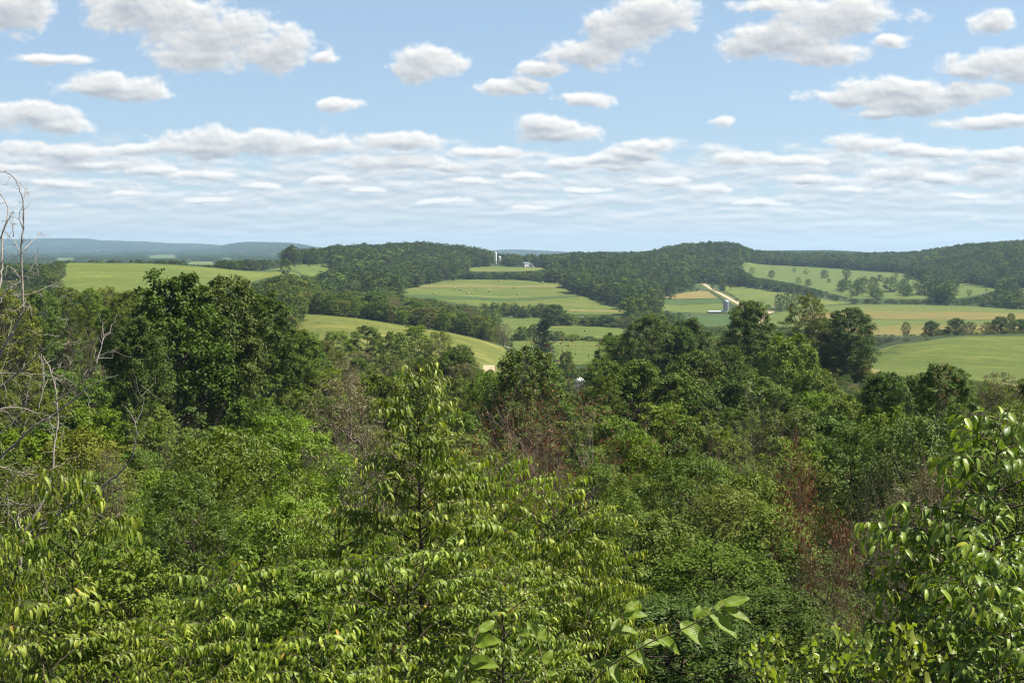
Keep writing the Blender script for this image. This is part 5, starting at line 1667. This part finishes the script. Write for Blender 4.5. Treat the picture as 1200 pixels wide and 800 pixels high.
# heaps of cloud: direction (as slopes from straight ahead) and half-sizes, all in picture rows for convenience
CL = [(15, 12, 55, 30), (-20, 25, 40, 22),
      (180, 14, 88, 26), (150, 2, 55, 22), (255, 42, 95, 26), (320, 62, 62, 20), (235, 66, 70, 17), (375, 66, 22, 9),
      (130, 100, 66, 16), (105, 104, 42, 10), (160, 108, 46, 10), (55, 70, 44, 7),
      (40, 138, 62, 16), (75, 148, 42, 10), (-10, 146, 50, 16),
      (505, 72, 44, 19), (490, 82, 34, 13), (400, 121, 24, 9),
      (590, 104, 40, 9), (622, 100, 22, 9), (685, 116, 38, 9),
      (765, 18, 52, 24), (728, 36, 52, 27), (690, 62, 56, 19), (640, 80, 36, 9),
      (640, 146, 46, 13), (655, 156, 50, 11), (847, 144, 17, 8),
      (985, 20, 76, 26), (920, 46, 72, 24), (880, 56, 46, 16), (960, 62, 66, 14), (905, 6, 50, 9), (1045, 50, 20, 9),
      (1050, 104, 92, 16), (1075, 118, 80, 16), (985, 112, 52, 11), (1130, 106, 60, 12), (1030, 130, 40, 7),
      (1170, 72, 66, 17), (1210, 80, 50, 16), (1140, 82, 40, 8), (1165, 28, 30, 12),
      (1150, 144, 60, 9), (1190, 140, 40, 9),
      (1015, 168, 52, 12), (1050, 176, 46, 9), (1100, 178, 40, 7), (1170, 182, 50, 8),
      (770, 170, 44, 10), (745, 180, 40, 8), (865, 188, 42, 9), (560, 178, 40, 7), (700, 188, 50, 7),
      (470, 168, 52, 12), (455, 190, 60, 10), (290, 164, 110, 15), (230, 174, 90, 11), (165, 174, 60, 8), (60, 178, 80, 10), (375, 172, 56, 10),
      (480, 192, 46, 7), (520, 197, 36, 6), (110, 192, 50, 7), (180, 198, 40, 6), (240, 204, 44, 6), (20, 200, 44, 6), (590, 180, 46, 8), (665, 193, 42, 8), (715, 197, 40, 7), (620, 208, 36, 5), (945, 212, 40, 6),
      (1050, 204, 44, 9), (1105, 209, 44, 7), (1165, 200, 44, 8), (925, 190, 44, 7), (555, 214, 30, 5), (380, 212, 34, 6), (310, 216, 24, 5), (70, 216, 34, 5), (430, 222, 28, 4), (780, 212, 34, 6), (835, 221, 30, 5), (1000, 224, 30, 5), (150, 226, 30, 4), (690, 224, 30, 4), (1130, 228, 34, 4), (245, 234, 30, 4), (520, 236, 32, 4), (890, 238, 34, 4), (620, 242, 26, 3)]


def cloud_group():
    g = bpy.data.node_groups.new("cloud_density", 'ShaderNodeTree')
    g.interface.new_socket("P", in_out='INPUT', socket_type='NodeSocketVector')
    g.interface.new_socket("heap", in_out='OUTPUT', socket_type='NodeSocketFloat')
    g.interface.new_socket("deck", in_out='OUTPUT', socket_type='NodeSocketFloat')
    T = NT(g)
    gi, go = T.n("NodeGroupInput"), T.n("NodeGroupOutput")
    P = gi.outputs[0]
    # ragged edges: shift the position by a swirl before measuring the heaps
    nz = T.n("ShaderNodeTexNoise", {"Vector": P, "Scale": 16.0, "Detail": 3.0, "Roughness": .5})
    w = T.n("ShaderNodeVectorMath", {0: T.n("ShaderNodeVectorMath", {0: nz.outputs["Color"], 1: (.5, .5, .5)}, operation='SUBTRACT').outputs[0], 1: (.030, .014, 0)}, operation='MULTIPLY').outputs[0]
    Q = T.n("ShaderNodeVectorMath", {0: P, 1: w}, operation='ADD').outputs[0]
    best = None
    for (x, y, a, b) in CL:
        u, v = ray(x, y)
        d = T.n("ShaderNodeVectorMath", {0: Q, 1: (u, v, 0)}, operation='SUBTRACT').outputs[0]
        d = T.n("ShaderNodeVectorMath", {0: d, 1: (F / (a * 1.06), F / (b * 1.12), 0)}, operation='MULTIPLY').outputs[0]
        q = T.n("ShaderNodeVectorMath", {0: d, 1: d}, operation='DOT_PRODUCT').outputs["Value"]
        best = q if best is None else T.math('SMOOTH_MIN', best, q, .35)
    heap = T.math('SUBTRACT', 1.0, T.math('SQRT', T.math('MAXIMUM', best, 0.0)))      # 1 in the middle, 0 at the rim
    heap = T.math('MAXIMUM', heap, -1.2)
    st = T.n("ShaderNodeMapping", {"Vector": P, "Scale": (1.0, 1.55, 1.0)}).outputs[0]
    n1 = T.noise(st, 34.0, 9.0, .58)
    vor = T.n("ShaderNodeTexVoronoi", {"Vector": Q, "Scale": 62.0, "Detail": 2.0, "Roughness": .5}, feature='SMOOTH_F1')
    bump = T.math('SUBTRACT', .5, vor.outputs["Distance"])
    heap = T.math('ADD', T.math('ADD', heap, .12), T.math('ADD', T.math('MULTIPLY', T.math('SUBTRACT', n1, .5), 1.75), T.math('MULTIPLY', bump, .42)))
    # the layer of small flat clouds that closes up towards the horizon, laid out on a level sheet
    sx = T.n("ShaderNodeSeparateXYZ", {0: P})
    vz = T.math('MAXIMUM', T.math('ADD', sx.outputs[1], .014), .005)
    q = T.math('LOGARITHM', vz, 2.718)
    sheet = T.n("ShaderNodeCombineXYZ", {0: T.math('MULTIPLY', sx.outputs[0], 3.4), 1: q, 2: 0.0}).outputs[0]
    wp = T.n("ShaderNodeTexNoise", {"Vector": sheet, "Scale": 5.0, "Detail": 3.0})
    shw = T.n("ShaderNodeVectorMath", {0: sheet, 1: T.n("ShaderNodeVectorMath", {0: T.n("ShaderNodeVectorMath", {0: wp.outputs["Color"], 1: (.5, .5, .5)}, operation='SUBTRACT').outputs[0], 1: (.10, .07, 0)}, operation='MULTIPLY').outputs[0]}, operation='ADD').outputs[0]
    puff = T.n("ShaderNodeTexVoronoi", {"Vector": shw, "Scale": 8.5, "Detail": 2.0, "Roughness": .5, "Smoothness": .6}, feature='SMOOTH_F1')
    n2 = T.math('ADD', T.noise(sheet, 6.5, 7.0, .62), T.math('MULTIPLY', T.math('SUBTRACT', .42, puff.outputs["Distance"]), .34))
    n3 = T.noise(sheet, 2.2, 3.0, .5)
    cover = T.ramp(sx.outputs[1], .112, .070, -.85, 1.0)
    cover = T.math('ADD', cover, T.ramp(sx.outputs[1], .060, .005, 0.0, .55))
    deck = T.math('ADD', T.math('ADD', T.math('MULTIPLY', T.math('SUBTRACT', n2, .5), 3.0), T.math('MULTIPLY', T.math('SUBTRACT', n3, .5), 2.0)), cover)
    g.links.new(heap, go.inputs[0])
    g.links.new(deck, go.inputs[1])
    return g


CG = cloud_group()
gen = W.n("ShaderNodeTexCoord").outputs["Generated"]
sp = W.n("ShaderNodeSeparateXYZ", {0: gen})
yy = W.math('MAXIMUM', sp.outputs[1], .02)
U_, V_ = W.math('DIVIDE', sp.outputs[0], yy), W.math('DIVIDE', sp.outputs[2], yy)
front = W.ramp(sp.outputs[1], .25, .55)


def dens(du, dv):
    pv = W.n("ShaderNodeCombineXYZ", {0: W.math('ADD', U_, du), 1: W.math('ADD', V_, dv), 2: 0.0}).outputs[0]
    nd = wt.nodes.new("ShaderNodeGroup"); nd.node_tree = CG
    wt.links.new(pv, nd.inputs[0])
    return nd.outputs[0], nd.outputs[1]


h0, k0 = dens(0, 0)
# thickness met on the way to the sun, up and to the right
tau_h = tau_k = None
for s, wgt in ((.0032, 1.5), (.0115, 1.3)):
    a, b_ = dens(s * .55, s)
    if tau_h is None:
        relief = W.math('SUBTRACT', h0, a)
        relief_k = W.math('SUBTRACT', k0, b_)
    a = W.math('MULTIPLY', W.math('MAXIMUM', a, 0.0), wgt)
    b_ = W.math('MULTIPLY', W.math('MAXIMUM', b_, 0.0), wgt)
    tau_h = a if tau_h is None else W.math('ADD', tau_h, a)
    tau_k = b_ if tau_k is None else tau_k
lit_h = W.math('ADD', W.math('ADD', W.math('MULTIPLY', W.math('POWER', 2.718, W.math('MULTIPLY', tau_h, -.80)), .85), .10), W.math('MULTIPLY', relief, .46), clamp=True)
lit_k = W.math('ADD', W.math('MULTIPLY', W.math('POWER', 2.718, W.math('MULTIPLY', tau_k, -.8)), .45), W.math('ADD', W.math('MULTIPLY', relief_k, W.ramp(V_, .0, .055, .18, .75)), .17), clamp=True)
al_h = W.ramp(h0, -.06, .46)
al_k = W.math('MULTIPLY', W.ramp(k0, -.40, .70), .94)
c_h = W.mix(lit_h, rgb(4.4, 4.75, 5.25), rgb(9.9, 9.8, 9.5))
c_k = W.mix(lit_k, rgb(5.5, 6.2, 6.9), rgb(8.6, 8.8, 8.9))
col = W.mix(al_k, W.mix(.34, sky.outputs[0], rgb(6.4, 8.9, 11.8)), c_k)
col = W.mix(al_h, col, c_h)
wout = W.n("ShaderNodeOutputWorld")
SKY_STR = 0.05
bg = W.n("ShaderNodeBackground", {"Strength": SKY_STR, "Color": col})
bg0 = W.n("ShaderNodeBackground", {"Strength": SKY_STR, "Color": sky.outputs[0]})
mxw = W.n("ShaderNodeMixShader", {0: W.math('MULTIPLY', front, W.ramp(V_, .34, .27)), 1: bg0.outputs[0], 2: bg.outputs[0]})
wt.links.new(mxw.outputs[0], wout.inputs[0])
world.cycles.sampling_method = 'MANUAL'
world.cycles.sample_map_resolution = 512

# ------------------------------------------------------------------ picture settings
scene.view_settings.view_transform = 'Standard'
scene.view_settings.look = 'None'
scene.view_settings.exposure = 1.10
scene.view_settings.gamma = 1.0
scene.view_settings.use_curve_mapping = False
scene.render.engine = 'CYCLES'
scene.cycles.max_bounces = 6
scene.cycles.diffuse_bounces = 1
scene.cycles.glossy_bounces = 2
scene.cycles.transmission_bounces = 3
scene.cycles.volume_bounces = 1
scene.cycles.transparent_max_bounces = 4
scene.cycles.use_adaptive_sampling = True
scene.cycles.adaptive_threshold = 0.012
scene.cycles.use_denoising = True
scene.cycles.pixel_filter_type = 'BLACKMAN_HARRIS'
scene.cycles.filter_width = 1.15
scene.cycles.sample_clamp_indirect = 4.0
scene.render.film_transparent = False
